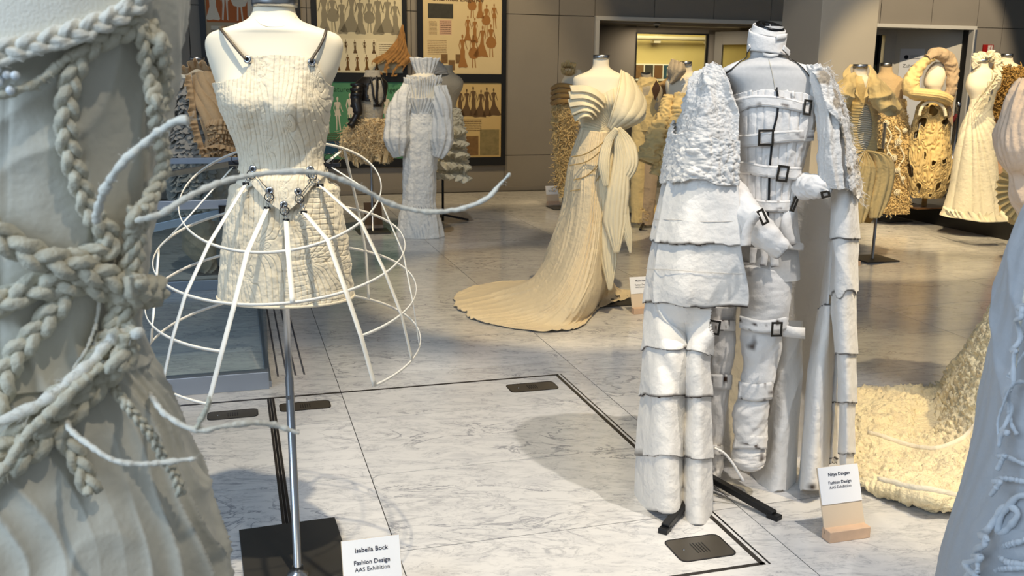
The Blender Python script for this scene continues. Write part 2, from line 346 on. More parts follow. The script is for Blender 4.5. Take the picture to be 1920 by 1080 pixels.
fline(.10, 4.23, .10, 2.30, .010); fline(.122, 4.23, .122, 2.30, .010); fline(.111, 4.23, .111, 2.30, .010, M_DSTEEL, .0008)
for k in range(4): fline(.16+.042*k, 4.55, .16+.042*k, 6.5, .009, mat('vent_slot', '4a4a50', .6))
def socket(s, t, w, d):
    r = .022; n = 6; V = []; c = RW(s, t, .001)
    for cx, cy, a0 in ((1, 1, 0), (-1, 1, 90), (-1, -1, 180), (1, -1, 270)):
        for k in range(n): a = math.radians(a0+90*k/(n-1)); V.append((cx*(w/2-r)+r*math.cos(a), cy*(d/2-r)+r*math.sin(a)))
    def ring(f, z): return [c+E1*x*f[0]+E2*y*f[1]+EZ*z for x, y in V]
    t_ = thing('floor_socket', '', 'floor socket', RW(s, t)); nn = len(V)
    f1 = (1+.008/w, 1+.008/d)
    mesh('frame', ring(f1, -.002)+ring(f1, .0015)+ring((1, 1), .0015), [tuple((q*nn+i, q*nn+(i+1) % nn, (q+1)*nn+(i+1) % nn, (q+1)*nn+i)) for q in (0, 1) for i in range(nn)], M_DSTEEL, t_, smooth=False)
    mesh('lid', ring((1, 1), .001), [tuple(range(nn))], M_BRONZE, t_, smooth=False)
    b = Bag()
    for k in range(5): b.box(c+E1*(-.02+.01*k)+E2*.0+EZ*.0014, RAX, (.0015, d*.22, .0006))
    b.obj('grille', M_DSTEEL, t_, smooth=False); Bag().tube([c+E1*w*-.3+EZ*0, c+E1*w*-.3+EZ*.0022], .0035, 8).obj('screw', M_CHROME, t_)
    return t_
for (s, t, w, d), lb in zip([(1.316, 4.085, .23, .11), (.255, 4.09, .215, .10), (-.055, 4.06, .205, .095), (1.352, 2.447, .185, .135)],
    ['bronze floor socket plate inside the corner of the black floor channel', 'bronze floor socket plate crossed by the steel pole of the bodice stand',
     'bronze floor socket plate nearest the glass case', 'large bronze floor socket plate beside the tripod foot of the caped mannequin']):
    q = socket(s, t, w, d); q['label'] = lb; q['group'] = 'floor sockets'

# back wall: a core with openings, concrete panels in front
def wbox(name, s0, s1, t0, t1, z0, z1, m, parent=None, bevel=0, **kw):
    return box(name, RW((s0+s1)/2, (t0+t1)/2, (z0+z1)/2), RAX, (abs(s1-s0)/2, abs(t1-t0)/2, abs(z1-z0)/2), m, parent, bevel, **kw)
wb = Bag()
def wb_add(s0, s1, t0, t1, z0, z1): wb.box(RW((s0+s1)/2, (t0+t1)/2, (z0+z1)/2), RAX, ((s1-s0)/2, (t1-t0)/2, (z1-z0)/2))
T0, T1 = WT+.02, WT+.3
wb_add(-7, 4.51, T0, T1, -.01, 5.2); wb_add(4.51, 7.3, T0, T1, 2.19, 5.2); wb_add(7.3, 8.5, T0, T1, -.01, 5.2); wb_add(8.5, 10.36, T0, T1, 2.19, 5.2); wb_add(10.36, 14, T0, T1, -.01, 5.2)
wall = wb.obj('wall_back', M_GROUT, None, smooth=False); wall['kind'] = 'structure'
def panel(s0, s1, z0, z1): return wbox('wall_panel', s0+.004, s1-.004, WT, WT+.03, z0+.004, z1-.004, M_CONC, wall, bevel=.002)
VJ = [-7, -5.5, -4.1, -2.7, -1.35, -.39, .92, 2.15, 3.33, 4.03, 4.51, 5.33, 6.18, 7.03, 7.9, 8.75, 9.6, 10.39, 10.85, 12.1, 14]
for a, b in zip(VJ[:-1], VJ[1:]):
    op = (4.5 < a < 7.2) or (8.4 < a < 10.3)
    if a == 7.03: panel(7.3, b, 0, .45); panel(7.3, b, .45, 2.185)
    elif a == 7.9: panel(a, 8.5, 0, .45); panel(a, 8.5, .45, 2.185)
    elif not op and a != 3.33: panel(a, b, 0, .45); panel(a, b, .45, 2.185)
    elif a == 3.33: panel(3.33, 4.03, 0, .45); panel(3.33, 4.03, .45, 2.185)
    panel(a, b, 2.185, 3.55); panel(a, b, 3.55, 5.2)
sk = wbox('baseboard_back', -7, 4.5, WT-.012, WT, 0, .05, M_CONC); sk['kind'] = 'structure'
# wall niches
def frame_trim(name, s0, s1, zt, w=.05):
    b = Bag()
    b.box(RW((s0+s1)/2, WT+.0, zt-w/2), RAX, ((s1-s0)/2, .05, w/2)); b.box(RW(s0+w/2, WT+.0, zt/2-w/2), RAX, (w/2, .05, zt/2-w/2)); b.box(RW(s1-w/2, WT+.0, zt/2-w/2), RAX, (w/2, .05, zt/2-w/2))
    o = b.obj(name, M_WHITEP, None, smooth=False, bevel=.003); o['kind'] = 'structure'; return o
frame_trim('trim_1', 4.51, 7.3, 2.19); frame_trim('trim_2', 8.5, 10.36, 2.20)
vest = Bag(); NT = 12.6
def vb(s0, s1, t0, t1, z0, z1, B): B.box(RW((s0+s1)/2, (t0+t1)/2, (z0+z1)/2), RAX, ((s1-s0)/2, (t1-t0)/2, (z1-z0)/2))
vb(4.48, 4.56, WT+.3, NT, 0, 2.16, vest); vb(4.5, 5.50, NT, NT+.1, 0, 2.19, vest); vb(5.5, 7.4, NT, NT+.1, 2.045, 2.19, vest); vb(6.62, 6.82, NT, NT+.1, 0, 2.1, vest)
vb(7.3, 7.4, WT+.3, NT, 0, 2.19, vest); vb(4.5, 7.4, WT+.3, NT, 2.14, 2.2, vest)
v = vest.obj('wall_vestibule', mat('vestibule_paint', '8b8378', .8)); v['kind'] = 'structure'
win = thing('window_1', '', '', RW(6.06, NT, 0)); 
for k in ('label', 'category'): del win[k]
win['kind'] = 'structure'
wbox('window_frame', 5.5, 6.62, NT-.01, NT+.02, 2.03, 2.05, M_BLACK, win); wbox('window_frame', 6.59, 6.62, NT-.01, NT+.02, 0, 2.04, M_BLACK, win); wbox('window_frame', 5.5, 5.515, NT-.01, NT+.02, 0, 2.04, M_DSTEEL, win)
def glassmat(name, tint, rough=.0, refl=.03):
    m = bpy.data.materials.new(name); m.use_nodes = True; N = m.node_tree; N.nodes.remove(N.nodes['Principled BSDF']); out = N.nodes['Material Output']
    tr = N.nodes.new('ShaderNodeBsdfTransparent'); tr.inputs[0].default_value = tint; gl = N.nodes.new('ShaderNodeBsdfGlossy'); gl.inputs['Roughness'].default_value = rough
    fr = N.nodes.new('ShaderNodeLayerWeight'); pw = N.nodes.new('ShaderNodeMath'); pw.operation = 'POWER'; pw.inputs[1].default_value = 4; N.links.new(fr.outputs['Facing'], pw.inputs[0])
    ma = N.nodes.new('ShaderNodeMath'); ma.operation = 'MULTIPLY_ADD'; ma.inputs[1].default_value = .5; ma.inputs[2].default_value = refl; N.links.new(pw.outputs[0], ma.inputs[0])
    mx = N.nodes.new('ShaderNodeMixShader'); N.links.new(ma.outputs[0], mx.inputs[0]); N.links.new(tr.outputs[0], mx.inputs[1]); N.links.new(gl.outputs[0], mx.inputs[2]); N.links.new(mx.outputs[0], out.inputs[0]); return m
M_GLASS = glassmat('clear_glass', (.90, .95, .97, 1)); M_GLASS2 = glassmat('door_glass', (.80, .80, .72, 1))
wbox('pane', 5.515, 6.59, NT+.0, NT+.008, 0, 2.03, M_GLASS2, win)
d1 = thing('door_1', '', '', RW(6.85, NT-.02, 0)); del d1['label']; del d1['category']; d1['kind'] = 'structure'
dd = (E1*.55-E2*.83); dn = np.array([-dd[1], dd[0], 0])
bb = Bag(); c0 = RW(6.72, NT-.03, 0)
for (a, b_, z0, z1) in ((0, .12, 0, 2.08), (.58, .70, 0, 2.08), (.12, .58, 1.9, 2.08), (.12, .58, 0, .3)): bb.box(c0+dd*(a+b_)/2+EZ*(z0+z1)/2, (dd, dn, EZ), ((b_-a)/2, .025, (z1-z0)/2))
bb.obj('leaf', mat('door_paint', '9b958a', .6), d1, smooth=False, bevel=.002)
box('pane', c0+dd*.35+EZ*1.1, (dd, dn, EZ), (.23, .004, .8), M_GLASS2, d1)
tube('handle', [c0+dd*.64+dn*-.03+EZ*1.0, c0+dd*.64+dn*-.07+EZ*1.0, c0+dd*.54+dn*-.07+EZ*1.0], .009, M_STEEL, d1, 8)
det = thing('ceiling_detector', 'small dark dome detector under the lintel of the left wall opening', 'detector', RW(5.52, 11.98, 2.14)); dc = RW(5.52, 11.98, 2.14)
lathe('housing', dc, [(.001, 0), (.05, 0), (.05, -.02), (.03, -.03)], M_WHITEP, det, 16); lathe('dome', dc, [(.03, -.028), (.026, -.045), (.012, -.058), (.001, -.06)], M_BLACK, det, 16)
# second room seen through the glass
rb = Bag(); vb(4.2, 9.5, 15.2, 15.3, 0, 3.2, rb); vb(4.2, 9.5, 12.8, 15.3, 2.75, 2.85, rb); vb(4.1, 4.2, 12.72, 15.3, 0, 3.2, rb); vb(9.5, 9.6, 12.72, 15.3, 0, 3.2, rb)
r = rb.obj('wall_far_room', mat('far_room_paint', 'cfc08a', .85), None, smooth=False); r['kind'] = 'structure'
vt = thing('wall_vent', 'dark slotted air grille high on the yellow wall behind the glass', 'vent', RW(7.2, 15.19, 2.2)); p = Tp = None
wbox('frame', 7.12, 7.62, 15.17, 15.2, 2.28, 2.40, M_BLACK, vt)
for k in range(5): wbox('slat', 7.14, 7.60, 15.155, 15.17, 2.295+.021*k, 2.301+.021*k, M_DSTEEL, vt)
pp = thing('ceiling_pipe', 'long pale horizontal pipe along the wall behind the glass', 'pipe', RW(6, 15.0, 2.05)); tube('pipe', [RW(4.3, 15.05, 2.08), RW(9.4, 15.05, 2.08)], .035, M_WHITEP, pp, 10)
for s in (6.9, 7.9): wbox('bracket', s, s+.12, 15.05, 15.2, 2.0, 2.12, M_WHITEP, pp)
# right niche
v2 = Bag(); vb(8.5, 8.62, WT+.3, 12.7, 0, 2.2, v2); vb(9.36, 9.55, 12.3, 12.4, 0, 2.2, v2); vb(8.5, 9.4, 12.3, 12.4, 2.08, 2.2, v2); vb(8.5, 10.5, WT+.3, 12.7, 2.17, 2.25, v2)
o = v2.obj('wall_right_vestibule', M_WHITEP, None, smooth=False); o['kind'] = 'structure'
a0, a1 = RW(9.5, 12.38), RW(10.46, WT+.2); dd2 = (a1-a0)/np.linalg.norm(a1-a0); dn2 = np.array([-dd2[1], dd2[0], 0])
o = box('wall_angled', (a0+a1)/2+EZ*1.09, (dd2, dn2, EZ), (np.linalg.norm(a1-a0)/2, .03, 1.09), mat('bright_paint', 'd9d2c4', .8)); o['kind'] = 'structure'
w2 = thing('window_2', '', '', RW(9.0, 12.3, 0)); del w2['label']; del w2['category']; w2['kind'] = 'structure'
wbox('pane', 8.6, 9.3, 12.33, 12.34, 0, 2.08, mat('dark_glass', '1b211c', .1), w2); wbox('window_frame', 9.27, 9.31, 12.31, 12.35, 0, 2.09, M_BLACK, w2)
o = wbox('trim_3', 10.33, 10.36, WT-.06, WT+.0, 0, 2.15, M_ALU); o['kind'] = 'structure'
# column
col_ = wbox('column', 5.43, 6.06, 8.1, 8.78, 0, 5.2, M_COLF, None, bevel=.006); col_['kind'] = 'structure'
# ceiling over the back half
cl = wbox('ceiling', -7, 14, 5.2, 15.4, 5.2, 5.35, mat('ceiling_paint', '8a8478', .9)); cl['kind'] = 'structure'
o = wbox('wall_right', 14, 14.2, -3, 15.4, 0, 5.2, M_CONC); o['kind'] = 'structure'

# text helpers
def text_obj(s, size, m, parent, org, ux, uz, name='lettering', align='CENTER', bold=0., th=.0006, label=None):
    cu = bpy.data.curves.new(name, 'FONT'); cu.body = s; cu.size = size; cu.align_x = align; cu.extrude = 0; cu.offset = bold; cu.resolution_u = 2
    tmp = bpy.data.objects.new('tmp_text', cu); COL.objects.link(tmp); bpy.context.view_layer.update()
    me = bpy.data.meshes.new_from_object(tmp.evaluated_get(bpy.context.evaluated_depsgraph_get())); bpy.data.objects.remove(tmp)
    V = np.array([v.co[:] for v in me.vertices]); Fc = [tuple(p.vertices) for p in me.polygons]; bpy.data.meshes.remove(me)
    un = np.cross(ux, uz)
    W = np.asarray(org)+V[:, :1]*ux+V[:, 1:2]*uz+un*th
    o = mesh(name, W, Fc, m, parent, smooth=False)
    if label: o['label'] = label
    return o
M_CARDTXT = mat('card_text', '23263a', .8)
def card(s, t, z0, lines, label, wood=M_PLY, rot=0., w=.152, h=.212, white=.5, scale=1., lean=.35):
    c = RW(s, t, z0); a = ROOM+rot; ux = np.array([math.cos(a), math.sin(a), 0]); uy = np.array([-math.sin(a), math.cos(a), 0])
    t_ = thing('name_card_stand', label, 'name card', c, 'name cards beside the mannequins')
    up = EZ*math.cos(lean)+uy*math.sin(lean); nn = np.cross(ux, up)       # nn points toward viewer side (-uy)
    box('block', c+EZ*.019, (ux, uy, EZ), (w*.5, .022, .019), M_PINE, t_, bevel=.002)
    bc = c+uy*.008+EZ*.022
    box('backboard', bc+up*(h/2-.005), (ux, nn, up), (w/2, .003, h/2), wood, t_, bevel=.001)
    box('card', bc+up*(h*(1-white/2)-.005)+nn*.0045, (ux, nn, up), (w/2*.985, .0012, h*white/2), M_CARD, t_)
    top = bc+up*(h-.005)+nn*.0062
    for (s_, sz, dy, bo) in lines: text_obj(s_, sz*scale, M_CARDTXT, t_, top-up*dy*scale, ux, up, bold=bo*scale)
    return t_
L1 = lambda nm: [(nm, .0150, .030, .00022), ('Fashion Design', .0142, .056, .00015), ('AAS Exhibition', .0135, .071, 0)]
card(1.842, 2.385, 0, L1('Nitya Davgan'), 'name card on pale board and pine block in front of the caped mannequin', white=.56)
card(.305, 2.275, 0, [('Isabella Bock', .0172, .034, .00025), ('Fashion Design', .0162, .066, .0002), ('AAS Exhibition', .0155, .084, 0)], 'name card cut by the bottom frame edge beside the slate base plate', white=.62, w=.158, h=.22)
card(2.43, 5.285, 0, L1('Maedr Selim'), 'name card on the floor at the right hem of the long train gown', white=.5)
card(4.66, 6.30, 0, L1('Anastasia'), 'name card half hidden behind the right edge of the cape', white=.5, w=.17, h=.24)
card(3.52, 10.25, 0, L1('Anna'), 'tiny far name card left of the pale train gown', white=.5, w=.15, h=.2)
card(1.68, 8.36, 0, L1('Maria Rossi'), 'name card in front of the white ruffled column dress', white=.45, w=.17, h=.26)
card(1.27, 8.95, 0, [], 'plain wooden name board seen from behind, left of the white column dress', white=.001, w=.17, h=.24, wood=mat('brown_board', '8d6a48', .7))

# posters: three tall black boards, each with an upper and a lower sheet
M_SKIN = mat('print_sepia', 'a98a62', .8); M_SEP2 = mat('print_dark_sepia', '5d4529', .8); M_GREYP = mat('print_grey', '8d846e', .8)
def sheet(name, s0, s1, z0, z1, m, p, d=.002): return wbox(name, s0, s1, WT-.034-d, WT-.034, z0, z1, m, p)
def flatshape(B, s, z, pts, sc=1., d=.0045):
    V = [RW(s+x*sc, WT-.034-d, z+y*sc) for x, y in pts]; B.add(V, [tuple(range(len(V)))])
def croquis(B, s, z, h, kind, rng):
    """little standing fashion sketch h metres tall with its feet at (s, z)"""
    k = h; fl = rng.choice((-1, 1)); lean = rng.uniform(-.03, .03)
    def S(pts, d=.0045): flatshape(B, s, z, [((x*fl+lean*y), y) for x, y in pts], k, d)
    S([(-.028, .90), (-.03, .96), (0, 1.0), (.03, .96), (.028, .90), (0, .875)])            # head
    S([(-.012, .84), (-.012, .89), (.012, .89), (.012, .84)])                                # neck
    S([(-.085, .83), (0, .845), (.085, .83), (.06, .72), (.042, .63), (-.042, .63), (-.06, .72)])   # torso
    S([(-.085, .83), (-.07, .80), (-.10, .66), (-.07, .53), (-.085, .52), (-.122, .66)]); S([(.085, .83), (.07, .80), (.11, .68), (.16, .56), (.15, .54), (.092, .66)])
    if kind == 'legs':
        S([(-.045, .63), (.0, .62), (-.015, .35), (-.02, .02), (-.05, 0), (-.045, .02), (-.05, .35), (-.07, .52)]); S([(.0, .62), (.045, .63), (.07, .52), (.06, .33), (.09, .02), (.06, 0), (.055, .02), (.02, .33)])
        S([(-.06, .62), (.06, .62), (.10, .42), (.03, .45), (-.09, .42)], .005)
    elif kind == 'gown':
        S([(-.042, .63), (.042, .63), (.075, .5), (.07, .3), (.16, .03), (.10, 0), (0, .02), (-.12, 0), (-.15, .04), (-.07, .3), (-.075, .5)])
    elif kind == 'puff':
        S([(-.04, .63), (.04, .63), (.14, .55), (.17, .42), (.12, .3), (0, .27), (-.12, .3), (-.17, .42), (-.13, .55)]); S([(-.05, .28), (-.02, .28), (-.03, .01), (-.06, 0)]); S([(.02, .28), (.05, .28), (.07, 0), (.04, .01)])
    elif kind == 'train':
        S([(-.04, .63), (.04, .63), (.08, .4), (.30, .03), (.2, 0), (.0, .02), (-.22, 0), (-.06, .4)])
    elif kind == 'wide': S([(-.04, .63), (.04, .63), (.12, .5), (.13, .1), (.05, .06), (-.05, .06), (-.13, .1), (-.12, .5)])
def sketches(name, p, specs, m, seed):
    rng = random.Random(seed); B = Bag()
    for s, z, h, k in specs: croquis(B, s, z, h, k, rng)
    return B.obj(name, m, p, smooth=False)
def lines_block(name, p, s0, s1, z1, n, dz, m=M_SEP2, seed=1):
    rng = random.Random(seed); B = Bag()
    for k in range(n):
        x = s0
        while x < s1-.01:
            w = min(rng.uniform(.012, .045), s1-x); B.box(RW(x+w/2, WT-.0385, z1-k*dz), RAX, (w/2*.86, .0004, dz*.16)); x += w
    return B.obj(name, m, p, smooth=False)
def board(s0, s1, label):
    b = thing('poster_board', label, 'poster board', RW((s0+s1)/2, WT-.02, .33)); b['group'] = 'black framed poster boards on the back wall'
    wbox('frame', s0, s0+.065, WT-.05, WT-.002, .33, 2.62, M_BLACK, b); wbox('frame', s1-.055, s1, WT-.05, WT-.002, .33, 2.62, M_BLACK, b)
    wbox('frame', s0+.065, s1-.055, WT-.05, WT-.002, .33, .435, M_BLACK, b); wbox('frame', s0+.065, s1-.055, WT-.05, WT-.002, 1.352, 1.458, M_BLACK, b); wbox('frame', s0+.065, s1-.055, WT-.05, WT-.002, 2.52, 2.62, M_BLACK, b)
    return b
A = board(-.27, .85, 'black framed board behind the bodice mannequin, topped by an orange poster')
sheet('poster', -.21, .79, 1.458, 2.52, mat('paper_beige', 'b3a184', .8), A); sheet('poster', -.21, .79, .435, 1.352, mat('paper_grey', '8f8878', .8), A)
sheet('orange_panel', -.19, .78, 2.0, 2.5, mat('print_orange', 'b4602a', .75), A, .004); sheet('white_panel', -.15, .06, 1.82, 1.96, mat('paper_white', 'cfc6b2', .8), A, .004)
sketches('sketch', A, [(-.12, 2.02, .5, 'gown'), (.02, 2.02, .52, 'legs'), (.17, 2.02, .55, 'puff'), (.32, 2.02, .5, 'wide'), (.47, 2.02, .52, 'gown'), (.65, 2.02, .5, 'legs')], mat('print_cream', 'd9cdb8', .8), 3)
text_obj('MODERNES', .045, M_SEP2, A, RW(-.15, WT-.040, 1.89), E1, EZ, align='LEFT'); lines_block('print_lines', A, -.15, .2, 1.78, 8, .03)
Bd = board(.97, 2.09, 'black framed board with ink sketches above and a green poster below')
sheet('poster', 1.035, 2.035, 1.458, 2.52, mat('paper_cream', 'd8cba8', .8), Bd); sheet('poster', 1.035, 2.035, .435, 1.352, mat('print_green', '4f8a63', .75), Bd)
sketches('sketch', Bd, [(1.12+.105*k, 1.90+.02*(k % 2), .46-.03*(k % 3), ('gown', 'puff', 'gown', 'train')[k % 4]) for k in range(9)], M_GREYP, 8)
sheet('white_panel', 1.2, 1.72, 1.47, 1.85, mat('paper_pale', 'e3d6b4', .8), Bd, .004); sheet('text_panel', 1.73, 1.93, 1.62, 1.82, mat('paper_pale', 'e3d6b4', .8), Bd, .004)
sketches('figure_print', Bd, [(1.25+.11*k, 1.68, .16, ('gown', 'legs')[k % 2]) for k in range(5)], M_SEP2, 4); sketches('figure_print', Bd, [(1.26+.115*k, 1.48, .19, 'gown') for k in range(5)], mat('print_brown', '6b4a20', .8), 5)
lines_block('print_lines', Bd, 1.75, 1.91, 1.79, 6, .022)
text_obj('by Nature, Cut by Negligence', .085, mat('print_dark_green', '22402a', .8), Bd, RW(1.55, WT-.0385, 1.235), E1, EZ, align='CENTER')
sketches('sketch', Bd, [(1.24, .78, .40, 'legs'), (1.40, .78, .44, 'legs'), (1.12, .74, .34, 'legs'), (1.56, .78, .42, 'gown'), (1.83, .80, .42, 'legs'), (1.96, .80, .38, 'legs')], mat('print_cream', 'd9cdb8', .8), 9)
lines_block('print_lines', Bd, 1.06, 1.6, .74, 5, .022, M_SEP2); sheet('blue_print', 1.06, 1.38, .50, .66, mat('print_blue', '1d4a63', .6, var=.5, vsc=14), Bd, .004)
C_ = board(2.22, 3.33, 'black framed board nearest the wall joint, both sheets covered in sepia sketches')
sheet('poster', 2.285, 3.272, 1.458, 2.52, mat('paper_sepia', 'd8c192', .8, var=.12, vsc=3), C_); sheet('poster', 2.285, 3.272, .435, 1.352, mat('paper_gold', 'c9ab72', .8, var=.15, vsc=3), C_)
text_obj('Unarmed Elegance', .085, M_SEP2, C_, RW(2.72, WT-.0385, 2.315), E1, EZ, bold=.002); sheet('photo_print', 2.35, 2.66, 2.11, 2.28, mat('print_night', '3a382e', .7, var=.5, vsc=20), C_, .004)
sheet('text_panel', 2.49, 2.64, 1.92, 2.09, mat('print_pinkish', 'c9a285', .8), C_, .003); lines_block('print_lines', C_, 2.50, 2.63, 2.07, 7, .022); lines_block('print_lines', C_, 2.36, 2.46, 2.07, 10, .016, M_SKIN); lines_block('print_lines', C_, 2.34, 2.58, 1.85, 9, .02, M_SKIN)
sketches('sketch', C_, [(2.78, 1.53, .40, 'gown'), (2.92, 1.53, .40, 'puff'), (3.02, 1.66, .38, 'train'), (3.14, 1.66, .40, 'puff'), (2.84, 1.85, .30, 'gown'), (2.93, 1.83, .30, 'gown'), (3.07, 1.95, .34, 'puff'), (3.18, 2.0, .30, 'legs'), (2.90, 2.12, .34, 'puff'), (3.0, 2.12, .32, 'gown')], mat('print_rust', '9c6a34', .8), 12)
for k in range(4): sheet('photo_print', 2.42+.09*k, 2.50+.09*k, 1.50+.08*(k % 2), 1.62+.07*(k % 2), mat('print_umber', '7c5c34', .75, var=.5, vsc=24), C_, .004)
sketches('sketch', C_, [(2.75+.0*k, .94, .34, 'gown') if k == 0 else (2.75+.085*k, .93+.01*(k % 3), .36-.02*(k % 2), ('gown', 'train')[k % 2]) for k in range(6)], M_SEP2, 15)
lines_block('print_lines', C_, 2.72, 3.02, .90, 7, .022); sheet('photo_print', 2.74, 2.98, .46, .70, mat('print_umber', '7c5c34', .75, var=.5, vsc=24), C_, .004); sheet('photo_print', 3.0, 3.25, .46, .78, mat('print_olive', '8a7a50', .75, var=.5, vsc=18), C_, .004)
# a rag of brown cloth pinned over the middle board
rg = thing('hanging_rag', 'torn brown cloth pinned over the right edge of the middle poster board', 'cloth', RW(2.02, WT-.06, 1.6))
rgc = [[RW(2.02, WT-.07, 2.02), RW(2.035, WT-.07, 2.02), RW(2.04, WT-.07, 2.01)], [RW(1.95, WT-.08, 1.85), RW(2.0, WT-.11, 1.82), RW(2.08, WT-.08, 1.76)], [RW(1.82, WT-.08, 1.70), RW(1.95, WT-.11, 1.68), RW(2.13, WT-.08, 1.62)], [RW(1.66, WT-.08, 1.60), RW(1.84, WT-.11, 1.54), RW(2.06, WT-.08, 1.54)], [RW(1.66, WT-.08, 1.46), RW(1.84, WT-.10, 1.42), RW(1.98, WT-.08, 1.42)]]
P = patch_pts(rgc, 40, 50); u, v = UV(50, 40); P = disp(P, folds(u, v, 5, .010, 3)+crump(P, .008, 14, 2)); P[...] -= E2*.035; grid('cloth', P, cloth('rag_cloth', 'a87c4a'), rg, thick=.003, keep=(n2(u*7, v*7, 1, 4, 2)+(v-.75)*2.2 < .42))

# platform on the right
PZ = .18
pb = thing('display_platform', 'low black platform carrying the mannequins by the right wall opening', 'platform', RW(9.5, 9, 0))
wbox('fascia', 6.86, 12.5, 5.2, 10.3, 0, PZ-.012, M_BLACK, pb, bevel=.003); wbox('top', 6.85, 12.51, 5.19, 10.31, PZ-.012, PZ, mat('platform_top', '3a3228', .35), pb, bevel=.002)
# fire call sign
fs = thing('fire_sign', 'small red wall sign above the ruffled white gown', 'sign', RW(10.62, WT-.01, 1.9))
wbox('plate', 10.53, 10.71, WT-.02, WT-.002, 1.83, 1.95, mat('sign_red', 'a01712', .5), fs); wbox('pictogram', 10.61, 10.69, WT-.024, WT-.02, 1.85, 1.94, mat('sign_white', 'd8d4cc', .6), fs)
tube('pictogram', [RW(10.665, WT-.026, 1.93), RW(10.645, WT-.026, 1.90), RW(10.665, WT-.026, 1.87), RW(10.65, WT-.026, 1.855)], .005, mat('sign_red', 'a01712', .5), fs, 6)
# white notice on the angled wall
nc = a0+(a1-a0)*.30; nz = 1.35
nt = thing('wall_notice', 'tall white notice with a small round dark emblem on the bright angled wall', 'notice', nc)
box('sheet', nc-dn2*.034*1+EZ*1.33, (dd2, dn2, EZ), (.17, .002, .56), M_CARD, nt) if dn2[1] > 0 else box('sheet', nc+dn2*.034+EZ*1.33, (dd2, dn2, EZ), (.17, .002, .56), M_CARD, nt)
nd = -dn2 if dn2[1] > 0 else dn2
lathe('emblem', nc+nd*.037-dd2*.08+EZ*1.77, [(.03, 0), (.03, .002)], M_INK, nt, 20, ax=nd)
for k in range(3): box('print_line', nc+nd*.037+dd2*.04+EZ*(1.79-.02*k), (dd2, dn2, EZ), (.07, .001, .003), M_INK, nt)
text_obj('Zuhr', .07, M_INK, nt, nc+nd*.038-dd2*.12+EZ*1.62, dd2 if np.cross(dd2, EZ)@nd > 0 else -dd2, EZ, align='LEFT')

# glass case on the left
gc = thing('glass_case', 'low blue-tinted glass enclosure with aluminium rails left of the bodice mannequin', 'glass case', RW(-1.1, 5.5, 0))
S0, S1, Ta, Tb, HZ = -2.6, .112, 4.40, 6.62, .875
for t in (Ta, Tb):
    wbox('bottom_rail', S0, S1, t-.03, t+.03, 0, .085 if t == Ta else .07, M_ALU, gc, bevel=.003); wbox('top_rail', S0, S1, t-.012, t+.012, HZ-.02, HZ+.02, M_ALU, gc, bevel=.003)
    wbox('pane', S0+.01, S1-.012, t-.004, t+.004, .07, HZ-.02, M_GLASS, gc)
for s in (S0, S1-.0): wbox('bottom_rail', s-.012, s+.012, Ta, Tb, 0, .03, M_ALU, gc); wbox('pane', s-.004, s+.004, Ta+.03, Tb-.03, .03, HZ-.02, M_GLASS, gc)
def bar(name, a, b, w, h, m, p):
    d = b-a; L = np.linalg.norm(d); d = d/L; n = np.cross(EZ, d); n /= np.linalg.norm(n); return box(name, (a+b)/2, (d, n, np.cross(d, n)), (L/2, w/2, h/2), m, p, bevel=.002)
bar('brace', RW(-1.0, 4.42, .64), RW(.10, 4.42, .865), .02, .035, M_ALU, gc); bar('brace', RW(-1.2, 4.8, .83), RW(.10, 6.6, .87), .02, .035, M_ALU, gc)
lathe('hinge', RW(-.05, 4.39, .80), [(.02, 0), (.02, .07)], M_BLACKM, gc, 12)

# ================================================================== BODICE MANNEQUIN WITH THE CAGE SKIRT
M_WOODC = cloth('quilted_calico', 'ddd2bb', mask='9c8f7c', bump=[(60, .3), (500, .15)], var=.05); M_TAPE = mat('white_boning_tape', 'f3efe4', .6, bump=[(300, .1)])
M_HOOP = mat('hoop_casing', 'dcd9d2', .45, bump=[(200, .1)]); M_STRAP = mat('strap_cord', '5d5347', .4, metal=.35)
BY = 2.52; BX = float(G(571, 1084)[0])
bo = thing('bodice_mannequin', 'dress form in a wood-grain quilted bodice and short skirt inside a white cage of hoops', 'mannequin', (BX, BY, 0))
bodrows = [(12, 466, 541, .95), (30, 465, 542, .95), (46, 455, 552, .9), (57, 432, 578, .75), (66, 404, 606, .6), (75, 384, 625, .5), (90, 377, 633, .48), (112, 380, 631, .52), (140, 390, 624, .6), (170, 402, 612, .72), (200, 412, 608, .82), (230, 424, 604, .82), (260, 436, 600, .78), (290, 446, 597, .76), (310, 450, 597, .76), (332, 448, 604, .76), (360, 438, 616, .75), (400, 430, 632, .72), (450, 424, 644, .7), (520, 420, 650, .68), (560, 424, 650, .66)]
B0 = Body(BY, bodrows, nv=220)
def bust(P, cx, cy, amp, zc, dx, sg):
    d = np.zeros(P.shape[:2])
    for s_ in (-1, 1): d += amp*np.exp(-(((P[..., 0]-cx-s_*dx)/sg)**2+((P[..., 2]-zc)/(sg*1.15))**2))*(P[..., 1] < cy)
    return d
zb = at(500, 205, BY)[2]
P = B0.grid(120, pw=2.2); P[..., 1] -= bust(P, BX, BY, .035, zb, .075, .055)
grid('torso', P, M_FORM, bo, closed=True)
zt = B0.K[0, 2]; cx0 = B0.K[0, 0]
lathe('neck_cap', (cx0, BY, zt-.004), [(.001, -.01), (.057, -.01), (.0585, 0), (.0585, .05), (.054, .055), (.001, .055)], M_STEEL, bo, 40)
